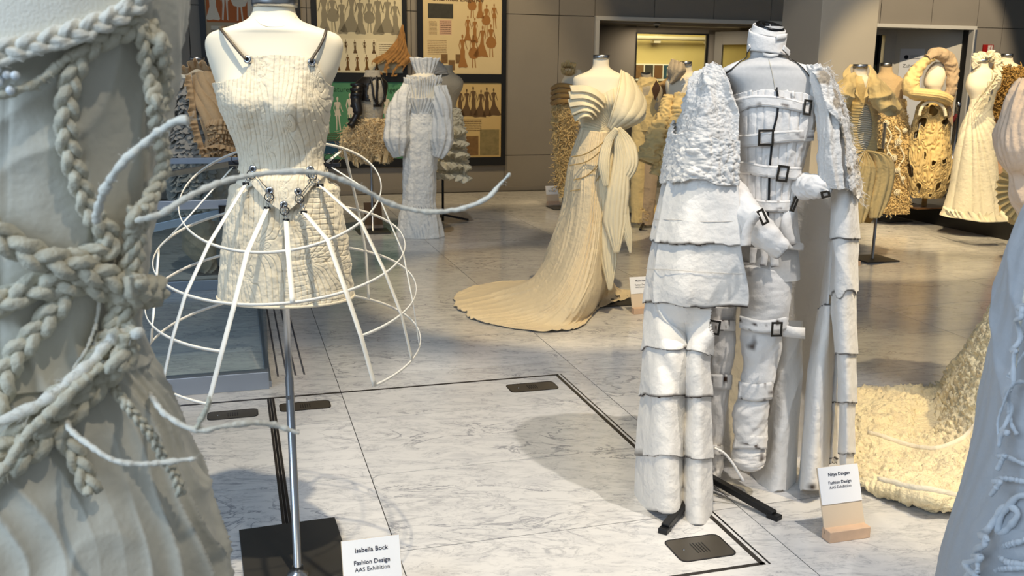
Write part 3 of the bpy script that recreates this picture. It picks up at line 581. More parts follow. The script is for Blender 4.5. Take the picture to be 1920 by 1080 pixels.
# seams of the form (armhole lines)
for sx in (-1, 1):
    q = [(395, 82), (402, 110), (420, 140), (424, 165)] if sx < 0 else [(612, 84), (612, 115), (605, 140), (598, 160)]
    tube('seam', B0.line(q, .0008, 24), .0008, mat('seam', 'c9bfa9', .9), bo, 5)
tube('seam', B0.line([(462, 40), (480, 56), (503, 60), (528, 56), (545, 40)], .0006, 24), .0008, mat('seam', 'c9bfa9', .9), bo, 5)
def grain(X, Z, knots, n=95, seed=1, wr=.35, gw=.12):
    Fv = X*n+wr*3*n2(X*3, Z*1.2, 1, seed, 2)
    for (kx, kz, a, sx, sz) in knots: Fv = Fv+a*np.exp(-np.sqrt(((X-kx)/sx)**2+((Z-kz)/sz)**2+.02)*1.6)
    f = np.abs(Fv-np.round(Fv)); return np.clip(1-f/gw, 0, 1)
def px2(p): w = at(p[0], p[1], BY-.12); return w[0], w[2]
kn = [(482, 140, 5., .016, .05), (583, 168, 6., .020, .06), (537, 240, 4.5, .015, .05), (496, 285, 3, .012, .03), (531, 372, 5, .018, .04), (458, 300, 3, .012, .03)]
KN = [(*px2(k[:2]), *k[2:]) for k in kn]
P = B0.grid(560, 420, off=.006, z0=at(500, 108, BY-.1)[2], z1=at(500, 410, BY-.1)[2], pw=2.1); P[..., 1] -= bust(P, BX, BY, .034, zb, .07, .06); _lo = np.clip((at(500, 318, BY)[2]-P[..., 2])/.03, 0, 1)*(P[..., 1] < BY); P[..., 1] -= .022*_lo
px, py = proj(P); front = P[..., 1] < BY
top = np.interp(px, [380, 412, 424, 440, 452, 462, 500, 560, 580, 592, 602, 612, 640], [168, 165, 160, 158, 145, 116, 112, 113, 117, 140, 160, 168, 172])
bot = np.interp(px, [400, 440, 455, 478, 500, 518, 530, 542, 560, 580, 605, 620], [326, 328, 340, 368, 390, 402, 405, 402, 386, 360, 338, 330])
bk = (P[..., 2] < at(500, 170, BY)[2]) & (P[..., 2] > at(500, 335, BY)[2])
keep = np.where(front, (py > top) & (py < bot), bk)
gr = grain(P[..., 0], P[..., 2], KN, 85)*front
d = -.0015*gr+.0045*fbm(P, 34, 3)+.0035*np.abs(fbm(P, 70, 9))*np.clip(noise(P, 9, 4)+.4, 0, 1)
P = disp(P, -d if normals(P, True)[200, 280, 1] > 0 else d, True)
BP = P.copy()
bod = grid('bodice', P, M_WOODC, bo, closed=True, keep=keep, mask=gr*.75, thick=.003)
# skirt
skr = [(352, 443, 612, .76), (360, 430, 628, .78), (375, 427, 630, .78), (400, 424, 636, .78), (450, 419, 646, .76), (500, 415, 654, .74), (540, 413, 659, .74), (563, 412, 662, .74)]
SK = Body(BY, skr, nv=120)
P = SK.grid(640, 420, off=.0); px, py = proj(P)
kn2 = [(498, 470, 6, .03, .03), (590, 500, 6, .035, .03), (630, 520, 5, .03, .03), (470, 520, 5, .02, .05), (560, 430, 5, .022, .03), (640, 450, 3, .02, .04)]
KS = [(*px2(k[:2]), *k[2:]) for k in kn2]; R_ = np.clip((px-520)/70, 0, 1)
gr = grain(P[..., 0]+.0*P[..., 2], P[..., 2], KS, 70, 5, .5)*(P[..., 1] < BY)
hor = np.clip(1-np.abs((P[..., 2]*70+1.5*n2(P[..., 0]*12, P[..., 2]*5, 1, 8))-np.round(P[..., 2]*70+1.5*n2(P[..., 0]*12, P[..., 2]*5, 1, 8)))/.2, 0, 1)
d = -.0026*gr-.002*R_*hor*(noise(P, 14, 2) > 0)+.004*fbm(P, 45, 5)+.003*R_*np.abs(fbm(P, 60, 7))
N_ = normals(P, True); sg = 1 if (N_[200, 320] @ np.array([0, -1, 0])) > 0 else -1
P = disp(P, sg*d, True); grid('skirt', P, M_WOODC, bo, closed=True, mask=gr*.5, thick=.004)
ring_w = SK.grid(96, 8, off=.003)[0]; tube('waist_piping', np.vstack([ring_w, ring_w[:1]])+[0, 0, -.008], .005, M_WOODC, bo, 8)
ring_h = SK.grid(96, 8, off=.002)[-1]; tube('hem_piping', np.vstack([ring_h, ring_h[:1]]), .004, M_WOODC, bo, 8)
lathe('form_base_disc', (BX+.0, BY, at(540, 566, BY)[2]+.03), [(.001, 0), (.10, 0), (.10, .02), (.001, .02)], M_FORM, bo, 40)
# straps, eyelets, rings
def eyelet(px_, py_, off=.030):
    w = B0.on(px_, py_, off); w[1] -= float(bust(w.reshape(1, 1, 3), BX, BY, .034, zb, .07, .06)[0, 0]); n = np.array([(w[0]-BX)*3, -1, 0.05]); n /= np.linalg.norm(n)
    e = lathe('eyelet', w, [(.0042, 0), (.0042, .004), (.0065, .0052), (.0098, .0035), (.0105, 0)], M_CHROME, bo, 24, caps=False, ax=n); lathe('eyelet_hole', w+n*.0005, [(.0001, .001), (.0045, .001)], M_BLACK, e, 16, caps=False, ax=n); return w
for pts, e in (([(402, 62), (415, 78), (430, 95), (444, 110), (455, 121)], (456, 122)), ([(603, 62), (598, 80), (590, 98), (582, 112), (577, 122)], (576, 124))):
    q = B0.line(pts, .007, 30); q[:, 1] -= .012*np.linspace(0, 1, 30)**2+.006; tube('strap', q, .0038, M_STRAP, bo, 10)
    eyelet(*e, .014)
def ringo(name, c, r, n, m, p, w=.0012):
    n = n/np.linalg.norm(n); a = np.cross(n, EZ); a /= np.linalg.norm(a); b = np.cross(n, a); t = np.linspace(0, 2*math.pi, 28)
    return tube(name, [c+r*(math.cos(q)*a+math.sin(q)*b) for q in t], w, m, p, 6, caps=False)
EY = [(470, 327), (502, 367), (529, 393), (555, 368), (577, 326)]
for e in EY: eyelet(*e)
# hoops: tilted rings round the form
HPX = [(339, 710, 372, 483, -180, 180), (297, 757, 478, 581, -180, 180), (286, 780, 560, 672, 26, 334), (287, 790, 655, 775, 26, 334)]
HO = []
for l_, r_, ys, yf, *_a in HPX:
    a_, b_ = at(l_, ys, BY), at(r_, ys, BY); rad = (b_[0]-a_[0])/2; zf = at((l_+r_)/2, yf, BY-rad*.93)[2]; HO.append(((a_[0]+b_[0])/2, a_[2], (a_[2]-zf)/(rad*.93), rad))
def hp(i, a): cx, z, k, r = HO[i]; return np.array([cx+r*math.sin(a), BY-r*math.cos(a)*.93, z-k*r*math.cos(a)*.93])
def hoop(i, a0, a1):
    t = np.linspace(math.radians(a0), math.radians(a1), 120); pts = np.array([hp(i, a) for a in t]); w = .0085; P = np.stack([pts+[0, 0, w/2], pts+np.stack([np.sin(t), -np.cos(t), 0*t], 1)*.0018, pts-[0, 0, w/2], pts-np.stack([np.sin(t), -np.cos(t), 0*t], 1)*.0018], 1)
    return grid('hoop', P, M_HOOP, bo, closed=True)
# find the ring angle whose picture x is given (front half)
def ang(i, pxx):
    t = np.radians(np.linspace(-90, 90, 361)); X = np.array([proj(hp(i, a))[0] for a in t]); return t[int(np.argmin(np.abs(X-pxx)))]
hoop(0, -180, 180); hoop(1, -180, 180)
for i_, xl, xr in ((2, 419, 679), (3, 396, 706)): hoop(i_, math.degrees(ang(i_, xr)), 360+math.degrees(ang(i_, xl)))
RB = [((431, 325), 341, 297, 288, 287), ((457, 355), 391, 349, 325, 308), ((498, 400), 462, 440, 419, 396), ((534, 422), 539, 549, None, None), ((567, 406), 613, 649, 679, 706), ((597, 355), 675, 723, 754, 776), ((618, 321), 708, 755, 775, 789)]
for (tx, ty), *xs in RB:
    st = B0.on(tx, ty, .03) if abs(tx-525) < 85 else at(tx, ty, BY-.01)
    P_ = [st]
    for i, x in enumerate(xs):
        if x is not None: P_.append(hp(i, ang(i, x))+np.array([0, -.002, 0]))
    P_ = np.array(P_); Q = np.concatenate([np.linspace(P_[i], P_[i+1], 10)[(0 if i == 0 else 1):] for i in range(len(P_)-1)])
    n = np.array([P_[1][0]-BX, P_[1][1]-BY, .25]); n /= np.linalg.norm(n)
    rb = ribbon('boning_strip', Q, .0125 if abs(tx-525) < 85 else .009, n, M_TAPE, bo, thick=.0022)
    Bag().box(st, AX, (.008, .003, .004)).obj('clip', M_BLACKM, rb, smooth=False)
    if abs(tx-525) > 85: ringo('ring', at(tx+(8 if tx < 500 else -6), ty-16, BY-.01), .013, np.array([.3, -1, 0]), M_DSTEEL, bo)
for a in (120, 150, 180, 210, 240):                     # strips behind the form
    a = math.radians(a); st = np.array([BX+.12*math.sin(a), BY-.10*math.cos(a), 1.17]); P_ = [st]+[hp(i, a) for i in range(4)]; Q = np.concatenate([np.linspace(P_[i], P_[i+1], 8)[(0 if i == 0 else 1):] for i in range(4)])
    if a in (math.radians(150),): ribbon('boning_strip', Q, .009, (math.sin(a), -math.cos(a), .2), M_TAPE, bo, thick=.0022)
for (ex, ey), (tx, ty) in zip(EY, [(457, 355), (498, 400), (534, 422), (567, 406), (597, 355)]):
    a, b = B0.on(ex, ey+6, .040), B0.on(tx, ty-3, .034); c = (a+b)/2
    ringo('ring', a*.75+b*.25, .011, np.array([.5, -1, .2]), M_DSTEEL, bo)
    for k in range(4): ringo('chain_link', a*(.75-.22*k)+b*(.25+.22*k), .0042, np.array([1 if k % 2 else .1, -.6, 0]), M_STEEL, bo, .0011)
for q in ([(474, 335), (487, 352), (497, 362)], [(585, 335), (575, 352), (563, 368)]): tube('chain', B0.line(q, .036, 12), .0011, M_DSTEEL, bo, 5)
for x in (1, -1): box('side_clamp', at(618 if x > 0 else 440, 316, BY), AX, (.022, .008, .005), M_DSTEEL, bo, bevel=.001)
# pole and base plate
hub = at(540, 572, BY); foot = np.array([BX+.005, BY, 0.0])
lathe('pole', foot, [(.0115, .012), (.0115, .62), (.0095, .625), (.0095, at(540, 566, BY)[2]+.03)], M_STEEL, bo, 20)
box('pole_joint', foot+EZ*.565+np.array([.0, -.012, 0]), AX, (.004, .003, .006), M_CHROME, bo)
pc = (G(458, 1010)+G(637, 982))/2; ux = G(637, 982)-G(458, 1010); wl = np.linalg.norm(ux); ux /= wl; uy = np.array([ux[1], -ux[0], 0])
box('base_plate', pc+uy*wl*.62+EZ*.006, (ux, uy, EZ), (wl/2, wl*.62, .006), M_PLATE, bo, bevel=.0015)
lathe('pole_socket', foot+EZ*.012, [(.03, 0), (.03, .006), (.016, .012), (.016, .03)], M_STEEL, bo, 24)
bo.location = (float(bo.location[0]), float(bo.location[1]), 0)

# ================================================================== CAPED MANNEQUIN (straitjacket with belts, long tiered cape)
CY = 3.12
co = thing('caped_mannequin', 'headless form in a white buckled straitjacket under a long singed tiered cape', 'mannequin', G(1352, 905))
M_CAL = cloth('white_calico', 'e4e0da', mask='2a1c12', bump=[(28, .3), (300, .15)], var=.05, vsc=6); M_CAL2 = cloth('jacket_calico', 'e9e4de', mask='3a2415', bump=[(45, .25), (400, .15)], var=.04)
M_FUR = cloth('torn_felt', 'dcd8d2', mask='94846c', bump=[(90, .6), (500, .5)], var=.10, vsc=14)
crow = [(98, 1398, 1462, .9), (105, 1385, 1474, .7), (113, 1366, 1495, .6), (122, 1352, 1512, .5), (135, 1349, 1521, .5), (160, 1362, 1520, .58), (190, 1368, 1515, .68), (230, 1370, 1512, .74), (270, 1373, 1500, .74), (310, 1374, 1490, .76), (350, 1376, 1482, .78), (400, 1378, 1484, .8), (440, 1384, 1490, .8), (480, 1388, 1496, .8), (510, 1390, 1498, .75)]
CB = Body(CY, crow, nv=160)
grid('torso', CB.grid(96, pw=2.3), M_FORMG, co, closed=True)
tube('seam', CB.line([(1432, 100), (1440, 130), (1446, 160)], .001, 20), .001, mat('seam', 'a8a29a', .9), co, 5)
# neck, collar with flap, black cap
nk = Body(CY, [(40, 1404, 1461, .8), (60, 1398, 1459, .85), (82, 1396, 1457, .85), (104, 1396, 1462, .8)], nv=30)
grid('neck', nk.grid(48, off=-.004), M_FORMG, co, closed=True)
def tilt(P, c, k): P = P.copy(); f_ = np.linspace(1, 0, P.shape[0])[:, None]; P[..., 2] -= (P[..., 0]-c)*k+.30*(CY-P[..., 1])*f_; return P
ncx = nk.K[0, 0]
R = nk.grid(64, off=.002, z0=at(1430, 41, CY)[2], z1=at(1430, 60, CY)[2], nv=8); grid('collar_lining', tilt(R, ncx, .16), M_CAL, co, closed=True, thick=.002)
R = nk.grid(64, off=.007, z0=at(1430, 52, CY)[2], z1=at(1430, 90, CY)[2], nv=10); u, v = UV(*R.shape[:2], True); grid('collar', tilt(disp(R, .0008*n2(u*6, v*3, 1, 3), True), ncx, .12), M_CAL2, co, closed=True, thick=.003)
grid('collar_flap', nk.band([(1420, 88), (1436, 91), (1452, 88)], [(1422, 95), (1436, 98), (1450, 95)], .006, 14, 3), M_CAL, co, thick=.002)
grid('collar_tab', nk.band([(1446, 55), (1458, 53), (1466, 52)], [(1446, 66), (1458, 64), (1464, 62)], .012, 10, 3), M_CAL, co, thick=.002)
lathe('neck_cap', np.array([ncx+.001, CY, at(1431, 41, CY)[2]]), [(.001, -.004), (.044, -.004), (.046, .004), (.042, .008), (.001, .002)], mat('black_gloss', '0a0a0b', .12), co, 40, ax=np.array([.16, -.34, 1]))
# raglan shoulders
for side, top, bot in ((-1, [(1392, 72), (1370, 92), (1345, 110), (1326, 132)], [(1398, 80), (1384, 100), (1366, 118), (1349, 131)]), (1, [(1460, 74), (1482, 92), (1505, 110), (1524, 132)], [(1457, 82), (1476, 100), (1497, 116), (1514, 138)])):
    A = CB.band(top, bot, .012, 30, 8); u, v = UV(8, 30); grid('raglan_yoke', disp(A, .002*n2(u*6, v*4, 1, 5)), M_CAL, co, thick=.003); tube('piping', A[-1], .0017, M_BUCK, co, 6)
# corset body with pleated top
J = CB.grid(300, 200, off=.009, z0=at(1440, 158, CY-.1)[2], z1=at(1440, 460, CY-.1)[2], pw=2.3); px, py = proj(J); u, v = UV(200, 300, True)
seams = np.zeros_like(px)
for sx in (1394, 1412, 1426, 1462, 1478, 1498):
    c = sx-(py-165)*(sx-1440)*.0011-(py-165)*.03; seams = np.maximum(seams, np.exp(-((px-c)/1.4)**2))
top = np.interp(px, [1365, 1385, 1400, 1402, 1420, 1425, 1445, 1446, 1470, 1474, 1500, 1515], [170, 163, 160, 162, 157, 157, 158, 160, 157, 160, 162, 168])
front = J[..., 1] < CY; bot = 452+6*n2(px*.05, px*0, 1, 3)
rag = (py > 452)
keep = np.where(front, (py > top) & (py < bot), (J[..., 2] < at(1440, 165, CY)[2]) & (J[..., 2] > at(1440, 450, CY)[2]))
stain = np.clip(fbm(J, 22, 31)*2.4-1.15, 0, 1)*.6+seams*.12
J2 = disp(J, crump(J, .0018, 16, 3)+.0022*folds(u, v, 20, 1, 3, 1)-.004*seams+.004*fbm(J, 16, 4), True); J2 = J+(J2-J)*(1 if normals(J, True)[50, 150, 1] < 0 else -1)
grid('corset', J2, M_CAL2, co, closed=True, keep=keep, mask=stain, thick=.003)
q = CB.line([(1448, 157), (1451, 175), (1450, 205), (1443, 240), (1440, 280), (1438, 320), (1438, 362), (1436, 400), (1434, 440)], .015, 60); ribbon('zip', q, .0065, (0, -1, 0), M_ZIP, co, thick=.002)
Bag().tube([q[0]+[0, -.004, .006], q[1]+[0, -.008, -.012]], .003, 6).obj('zip_puller', M_ZIP, co)
for k, x in enumerate((1397, 1476)): grid('corset_pleat', CB.band([(x, 160), (x+5, 159)], [(x+2, 172), (x+6, 172)], .016, 6, 4), M_CAL, co, thick=.002)
# belts
def frame_buckle(p, c, wx, hz, n, rot, parent, name='buckle', m=M_BUCK, r=.0034):
    n = np.asarray(n, float); n /= np.linalg.norm(n); a = np.cross(EZ, n); a /= np.linalg.norm(a); a = -a if a[0] < 0 else a; b = np.cross(n, a); b = b if b[2] > 0 else -b
    a2 = a*math.cos(rot)+b*math.sin(rot); b2 = -a*math.sin(rot)+b*math.cos(rot); B = Bag()
    for s_ in (-1, 1): B.box(c+a2*s_*wx, (a2, b2, n), (r, hz+r, .0022)); B.box(c+b2*s_*hz, (a2, b2, n), (wx, r, .0022))
    return B.obj(name, m, parent, smooth=False, bevel=.0008)
def belt(body, top, bot, buck, off, ext=None, seed=1, name='belt', bs=(.016, .021)):
    A = body.band(top, bot, off, 60, 7)
    if ext is not None:
        E_ = np.array([[at(x, y0+(y1-y0)*t, body.Y-ext[1]) for x, y0, y1 in ext[0]] for t in np.linspace(0, 1, 7)]); A = np.concatenate([A, E_], 1)
    u, v = UV(*A.shape[:2]); A = disp(A, .0015*n2(u*12, v*2, 1, seed)); st = np.clip(n2(u*14, v*3, 1, seed+40)*3-1.6, 0, 1)*.8
    o = grid(name, A, M_CAL2, co, thick=.0035, mask=st)
    edge = Bag()
    for r_ in (1, 5): edge.tube(A[r_]+[0, -.002, 0], .0005, 4)
    edge.obj('stitching', mat('stitch', 'b5aca0', .9), o)
    if buck:
        x, y, rot = buck; c = body.on(x, y, off+.005); frame_buckle(None, c, bs[0], bs[1], c*[1, 1, 0]-np.array([body.K[0, 0], body.Y, 0])+np.array([0, -.06, 0]), rot, co)
    return A
belt(CB, [(1368, 178), (1400, 170), (1430, 169), (1470, 173), (1512, 184)], [(1369, 206), (1400, 193), (1430, 190), (1470, 194), (1508, 202)], (1507, 190, -.08), .018, seed=1)
belt(CB, [(1370, 245), (1400, 243), (1430, 238), (1470, 234), (1494, 233)], [(1371, 268), (1400, 266), (1430, 262), (1470, 256), (1494, 254)], (1430, 248, .03), .019, ext=([(1505, 232, 254), (1520, 232, 252)], .07), seed=2, bs=(.021, .022))
belt(CB, [(1372, 293), (1400, 295), (1430, 300), (1460, 301), (1480, 302)], [(1373, 315), (1400, 318), (1430, 322), (1460, 324), (1476, 326)], (1463, 315, -.12), .019, ext=([(1488, 302, 326), (1498, 303, 315)], .08), seed=3, bs=(.017, .023))
belt(CB, [(1380, 358), (1400, 362), (1430, 366), (1460, 366), (1486, 364)], [(1382, 378), (1400, 382), (1430, 387), (1460, 387), (1482, 386)], (1486, 372, -.5), .019, seed=4, bs=(.008, .022))
# hanging loops and rag ends at the jacket hem
for pts, w in (([(1478, 385), (1472, 410), (1475, 430), (1484, 450)], .036), ([(1412, 455), (1410, 470), (1411, 486)], .022), ([(1430, 455), (1432, 470), (1430, 488)], .022), ([(1448, 452), (1450, 470), (1452, 490)], .026)):
    Pp = ribbon_pts(CB.line(pts, .022, 24), w, (0, -1, 0)); u, v = UV(*Pp.shape[:2]); grid('hanging_strap', disp(Pp, .002*n2(u*3, v*5, 1, 6)), M_CAL2, co, thick=.003, mask=np.clip((v-.85)*6, 0, 1)*(u > .3))
grid('side_tab', CB.band([(1470, 440), (1485, 440), (1506, 446)], [(1474, 456), (1490, 458), (1504, 458)], .02, 14, 4), M_CAL2, co, thick=.003)
# sleeves
def sleeve(name, pts, radii, m, parent, sq=.85, nu=64, nv=90, fa=.004, fn=5, seed=3, ring=8, endmask=True):
    C = resample(pts, nv); r = np.interp(np.linspace(0, 1, nv), np.linspace(0, 1, len(radii)), radii); T, N, B_ = frames(C); u, v = UV(nv, nu, True); a = u*2*math.pi
    rr = r[:, None]*(1+0*u); rr = rr+fa*n2(np.cos(a)*2+3, v*ring, 1, seed, 2)+fa*.6*n2(np.cos(a)*5, v*ring*2.5+np.sin(a)*3, 1, seed+6)+fa*.25*np.sin(v*ring*6+2*np.sin(a)+2*n2(np.cos(a), v*4, 1, seed+2))
    P = C[:, None]+rr[..., None]*(np.cos(a)[..., None]*N[:, None]+sq*np.sin(a)[..., None]*B_[:, None])
    return grid(name, P, m, parent, closed=True, thick=.003, mask=np.clip((v-.965)*20, 0, 1)*(n2(u*5, v, 1, 8) > -.2) if endmask else None), P
s1, SP = sleeve('left_sleeve', [at(1362, 345, CY-.02), at(1378, 372, CY-.10), at(1402, 402, CY-.17), at(1428, 428, CY-.20), at(1452, 448, CY-.21), at(1466, 457, CY-.21)], [.046, .056, .055, .052, .045, .034], M_CAL2, co, seed=4)
s2, _ = sleeve('right_sleeve', [at(1490, 340, CY-.02), at(1508, 338, CY-.08), at(1530, 340, CY-.12), at(1554, 348, CY-.13)], [.036, .042, .038, .016], M_CAL2, co, seed=6)
C = [at(x, y, CY-.27) for x, y in ((1418, 392), (1408, 402), (1398, 425), (1396, 452))]; Pp = ribbon_pts(C, .034, (.3, -1, 0), 24); grid('arm_strap', Pp, M_CAL2, co, thick=.003)
frame_buckle(None, at(1427, 397, CY-.265), .009, .021, np.array([.2, -1, .2]), .45, co); frame_buckle(None, at(1544, 352, CY-.15), .012, .008, np.array([.2, -1, .2]), .2, co)
# legs
def leg(rows, Y, nm, seed, dr=.85, a=.006, n=6):
    b = Body(Y, rows, dr, nv=120); P = b.grid(96); u, v = UV(120, 96, True); N_ = normals(P, True); s_ = 1 if (N_[60, 48, 1]) < 0 else -1
    st = np.clip(fbm(P, 16, seed+9)*3.2-1.5, 0, 1)
    P = disp(P, s_*(a*n2(u*8, v*10, 1, seed, 2)+a*.45*np.sin(v*n*3.5+5*n2(u*3, v*2, 1, seed+1))+a*.4*n2(u*20+v*9, v*24, 1, seed+4)), True); grid(nm, P, M_CAL2, co, closed=True, thick=.003, mask=st); return b
lg1 = leg([(478, 1384, 1478, .7), (500, 1386, 1482, .8), (540, 1390, 1482), (580, 1390, 1478), (605, 1388, 1476)], CY-.01, 'right_thigh_piece', 3, a=.0022)
lg2 = leg([(590, 1390, 1472), (630, 1392, 1466), (670, 1396, 1460), (705, 1394, 1452), (730, 1391, 1447), (742, 1388, 1444), (770, 1381, 1444), (795, 1380, 1444), (815, 1386, 1440)], CY+.0, 'right_trouser_leg', 5)
lg3 = leg([(812, 1388, 1438), (830, 1384, 1440), (850, 1378, 1441), (862, 1382, 1436), (867, 1392, 1430)], CY, 'right_trouser_cuff', 7, a=.003)
lgl = leg([(562, 1322, 1382), (600, 1326, 1378), (640, 1330, 1378), (680, 1330, 1374), (740, 1332, 1368), (800, 1334, 1362), (860, 1334, 1360), (885, 1334, 1358)], CY+.05, 'left_trouser_leg', 9)
def legband(b, y0, y1, x0, x1, off=.008, slope=4, seed=1, ext=0):
    A = b.band([(x0, y0), ((x0+x1)/2, y0+slope), (x1, y0)], [(x0, y1), ((x0+x1)/2, y1+slope), (x1, y1)], off, 40, 6); u, v = UV(6, 40)
    st = np.clip(n2(u*9, v*3, 1, seed)*3-1.3, 0, 1); grid('leg_strap', A, M_CAL2, co, thick=.0035, mask=st)
legband(lg1, 583, 606, 1388, 1478, .012, 8, 4); grid('strap_end', np.array([[at(x, y0+(y1-y0)*t, CY-.07) for x, y0, y1 in ((1470, 598, 620), (1490, 602, 622), (1511, 603, 624))] for t in (0, .5, 1)]), M_CAL2, co, thick=.003)
frame_buckle(None, at(1458, 607, CY-.125), .017, .021, np.array([.3, -1, .1]), -.05, co); legband(lgl, 592, 612, 1326, 1380, .012, 0, 5); frame_buckle(None, at(1340, 606, CY-.10), .017, .021, np.array([-.2, -1, .1]), -.1, co)
legband(lg2, 706, 738, 1388, 1452, .009, 5, 12); legband(lg3, 808, 832, 1380, 1444, .009, 0, 10); legband(lgl, 694, 722, 1330, 1376, .008, 0, 3); legband(lgl, 826, 846, 1330, 1362, .008, 0, 7)
tube('ankle_cord', [at(x, y, CY-.1) for x, y in ((1346, 832), (1365, 842), (1382, 862), (1392, 878), (1402, 893))], .0045, M_CAL2, co, 8, 24)
# the cape: one master surface, tiers lie on it and overlap
lvl = {  # py: (px, Y) from the back edge round the outer side to the front edge
 320: [(1400, .26), (1330, .22), (1262, .10), (1262, -.04), (1300, -.14), (1335, -.16), (1372, -.13)],
 450: [(1400, .32), (1310, .26), (1240, .12), (1236, -.02), (1275, -.16), (1322, -.18), (1385, -.18)],
 560: [(1400, .36), (1300, .30), (1228, .12), (1226, -.02), (1268, -.16), (1318, -.17), (1400, -.17)],
 650: [(1398, .38), (1295, .30), (1222, .10), (1218, -.02), (1252, -.17), (1286, -.12), (1294, -.02), (1292, -.10), (1310, -.19), (1334, -.14)],
 740: [(1396, .38), (1290, .30), (1214, .10), (1212, -.02), (1248, -.19), (1288, -.12), (1296, .02), (1290, -.08), (1312, -.20), (1336, -.14)],
 850: [(1394, .38), (1285, .28), (1206, .08), (1206, -.04), (1252, -.20), (1288, -.13), (1296, .04), (1288, -.09), (1314, -.21), (1341, -.14)],
 990: [(1392, .36), (1280, .24), (1202, .04), (1205, -.06), (1258, -.22), (1290, -.16), (1298, .04), (1288, -.12), (1316, -.24), (1346, -.16)]}
LV = [np.array([at(x, k, CY+dy) for x, dy in v_]) for k, v_ in lvl.items()]
MS = patch_pts(LV, 220, 400); MSN = normals(MS); 
if MSN[200, 150] @ np.array([-.5, -1, 0]) < 0: MSN = -MSN
mpy = proj(MS)[1]
def tier(name, y0, y1, off0, off1, seed, burn=1., xmax=None, fur=0, jag=7, m=None, u0=0., u1=1., ext=0):
    u, v = UV(400, 220); e = y1+ext*np.clip((u-.72)*20, 0, 1)+jag*n2(u*9, u*0, 1, seed, 3)+jag*.5*np.abs(n2(u*26, u*0, 1, seed+4)); keep = (mpy > y0) & (mpy < e) & (u >= u0) & (u <= u1)
    f = np.clip((mpy-y0)/(y1-y0), 0, 1); P = MS+MSN*((off0+(off1-off0)*f**1.5)[..., None]); P = P+MSN*(folds(u, v*.5, 6, .006, 11)+crump(MS, .0022, 9, 3))[..., None]
    if fur: P = P+MSN*(np.abs(fbm(MS, 38, seed))*fur)[..., None]
    bm = np.clip(1.4-(e-mpy)/(2.0+3.0*(n2(u*8, u*0, 1, seed+9) > .2)), 0, 1)*min(burn, 1); bm = np.maximum(bm, (n2(u*5, u*0, 1, seed+20) > .62)*np.clip(1-(e-mpy)/16, 0, 1)*.8*burn)
    if fur: bm = np.clip(fbm(MS, 16, seed+3)*2-.2, 0, .7)*(u < .45)
    if xmax is not None: keep &= proj(MS)[0] < xmax
    o = grid(name, P, m or M_CAL, co, keep=keep, mask=bm, thick=.003); return P
tier('cape_tier', 800, 952, .000, .003, 21, .35, xmax=1345, ext=26); tier('cape_tier', 700, 851, .003, .007, 22, 1.3, xmax=1345); tier('cape_tier', 600, 738, .007, .011, 23, 1.3, xmax=1338); tier('cape_tier', 500, 650, .011, .015, 24, 1.3, xmax=1336)
tier('cape_tier', 420, 560, .015, .022, 25, 1.3, jag=6); tier('cape_tier', 325, 449, .020, .027, 26, 1.3)
for y_ in (408, 500):                                       # seams across the wide tiers
    rw = [int(np.argmin(np.abs(mpy[:, j]-y_))) for j in range(220)]; q = np.array([MS[rw[j], j]+MSN[rw[j], j]*.026 for j in range(110, 218)]); tube('seam', q, .0009, mat('seam_pale', 'c4beb6', .9), co, 5)
# torn felt sleeve over the left shoulder
fl = {118: [(1352, .08), (1338, .02), (1330, -.02), (1330, -.05), (1345, -.06)], 150: [(1372, .12), (1310, .08), (1297, 0), (1318, -.08), (1358, -.09)], 200: [(1376, .16), (1300, .12), (1285, 0), (1312, -.12), (1371, -.10)], 260: [(1380, .20), (1280, .14), (1268, 0), (1305, -.14), (1373, -.12)], 340: [(1390, .24), (1268, .16), (1256, 0), (1300, -.16), (1374, -.14)]}
FS = patch_pts([np.array([at(x, k, CY+dy) for x, dy in v_]) for k, v_ in fl.items()], 240, 260); FN = normals(FS); FN = FN if FN[120, 150] @ np.array([-.3, -1, 0]) > 0 else -FN
u, v = UV(260, 240); fpx, fpy = proj(FS)
def flap(name, keep, off, amp, seed, ms=.0, side=.42):
    P = FS+FN*(off+folds(u, v, 5, .008, seed)+crump(FS, .004, 12, seed)+amp*.45*np.abs(fbm(FS, 45, seed, 4))*np.clip(noise(FS, 7, seed+2)+.5, .15, 1)*2+amp*.25*fbm(FS, 130, seed+1, 2))[..., None]
    grid(name, P, M_FUR, co, keep=keep, thick=.003, mask=np.clip(fbm(FS, 24, seed+5)*3-.2+ms, 0, .85)*(u < side))
flap('felt_sleeve', (fpy < 322+14*n2(u*8, v*0, 1, 4, 3)), .014, .014, 2)
flap('felt_flap', (fpy > 215+40*u+18*n2(u*9, v*3, 1, 14, 3)) & (fpy < 338+12*n2(u*12, v*0, 1, 5, 3)) & (u > .38), .03, .022, 6)
flap('felt_flap', (fpy > 275+16*n2(u*9, v*3, 1, 17, 3)) & (fpy < 348+10*n2(u*14, v*0, 1, 8, 3)) & (u > .12) & (u < .6), .026, .018, 8)
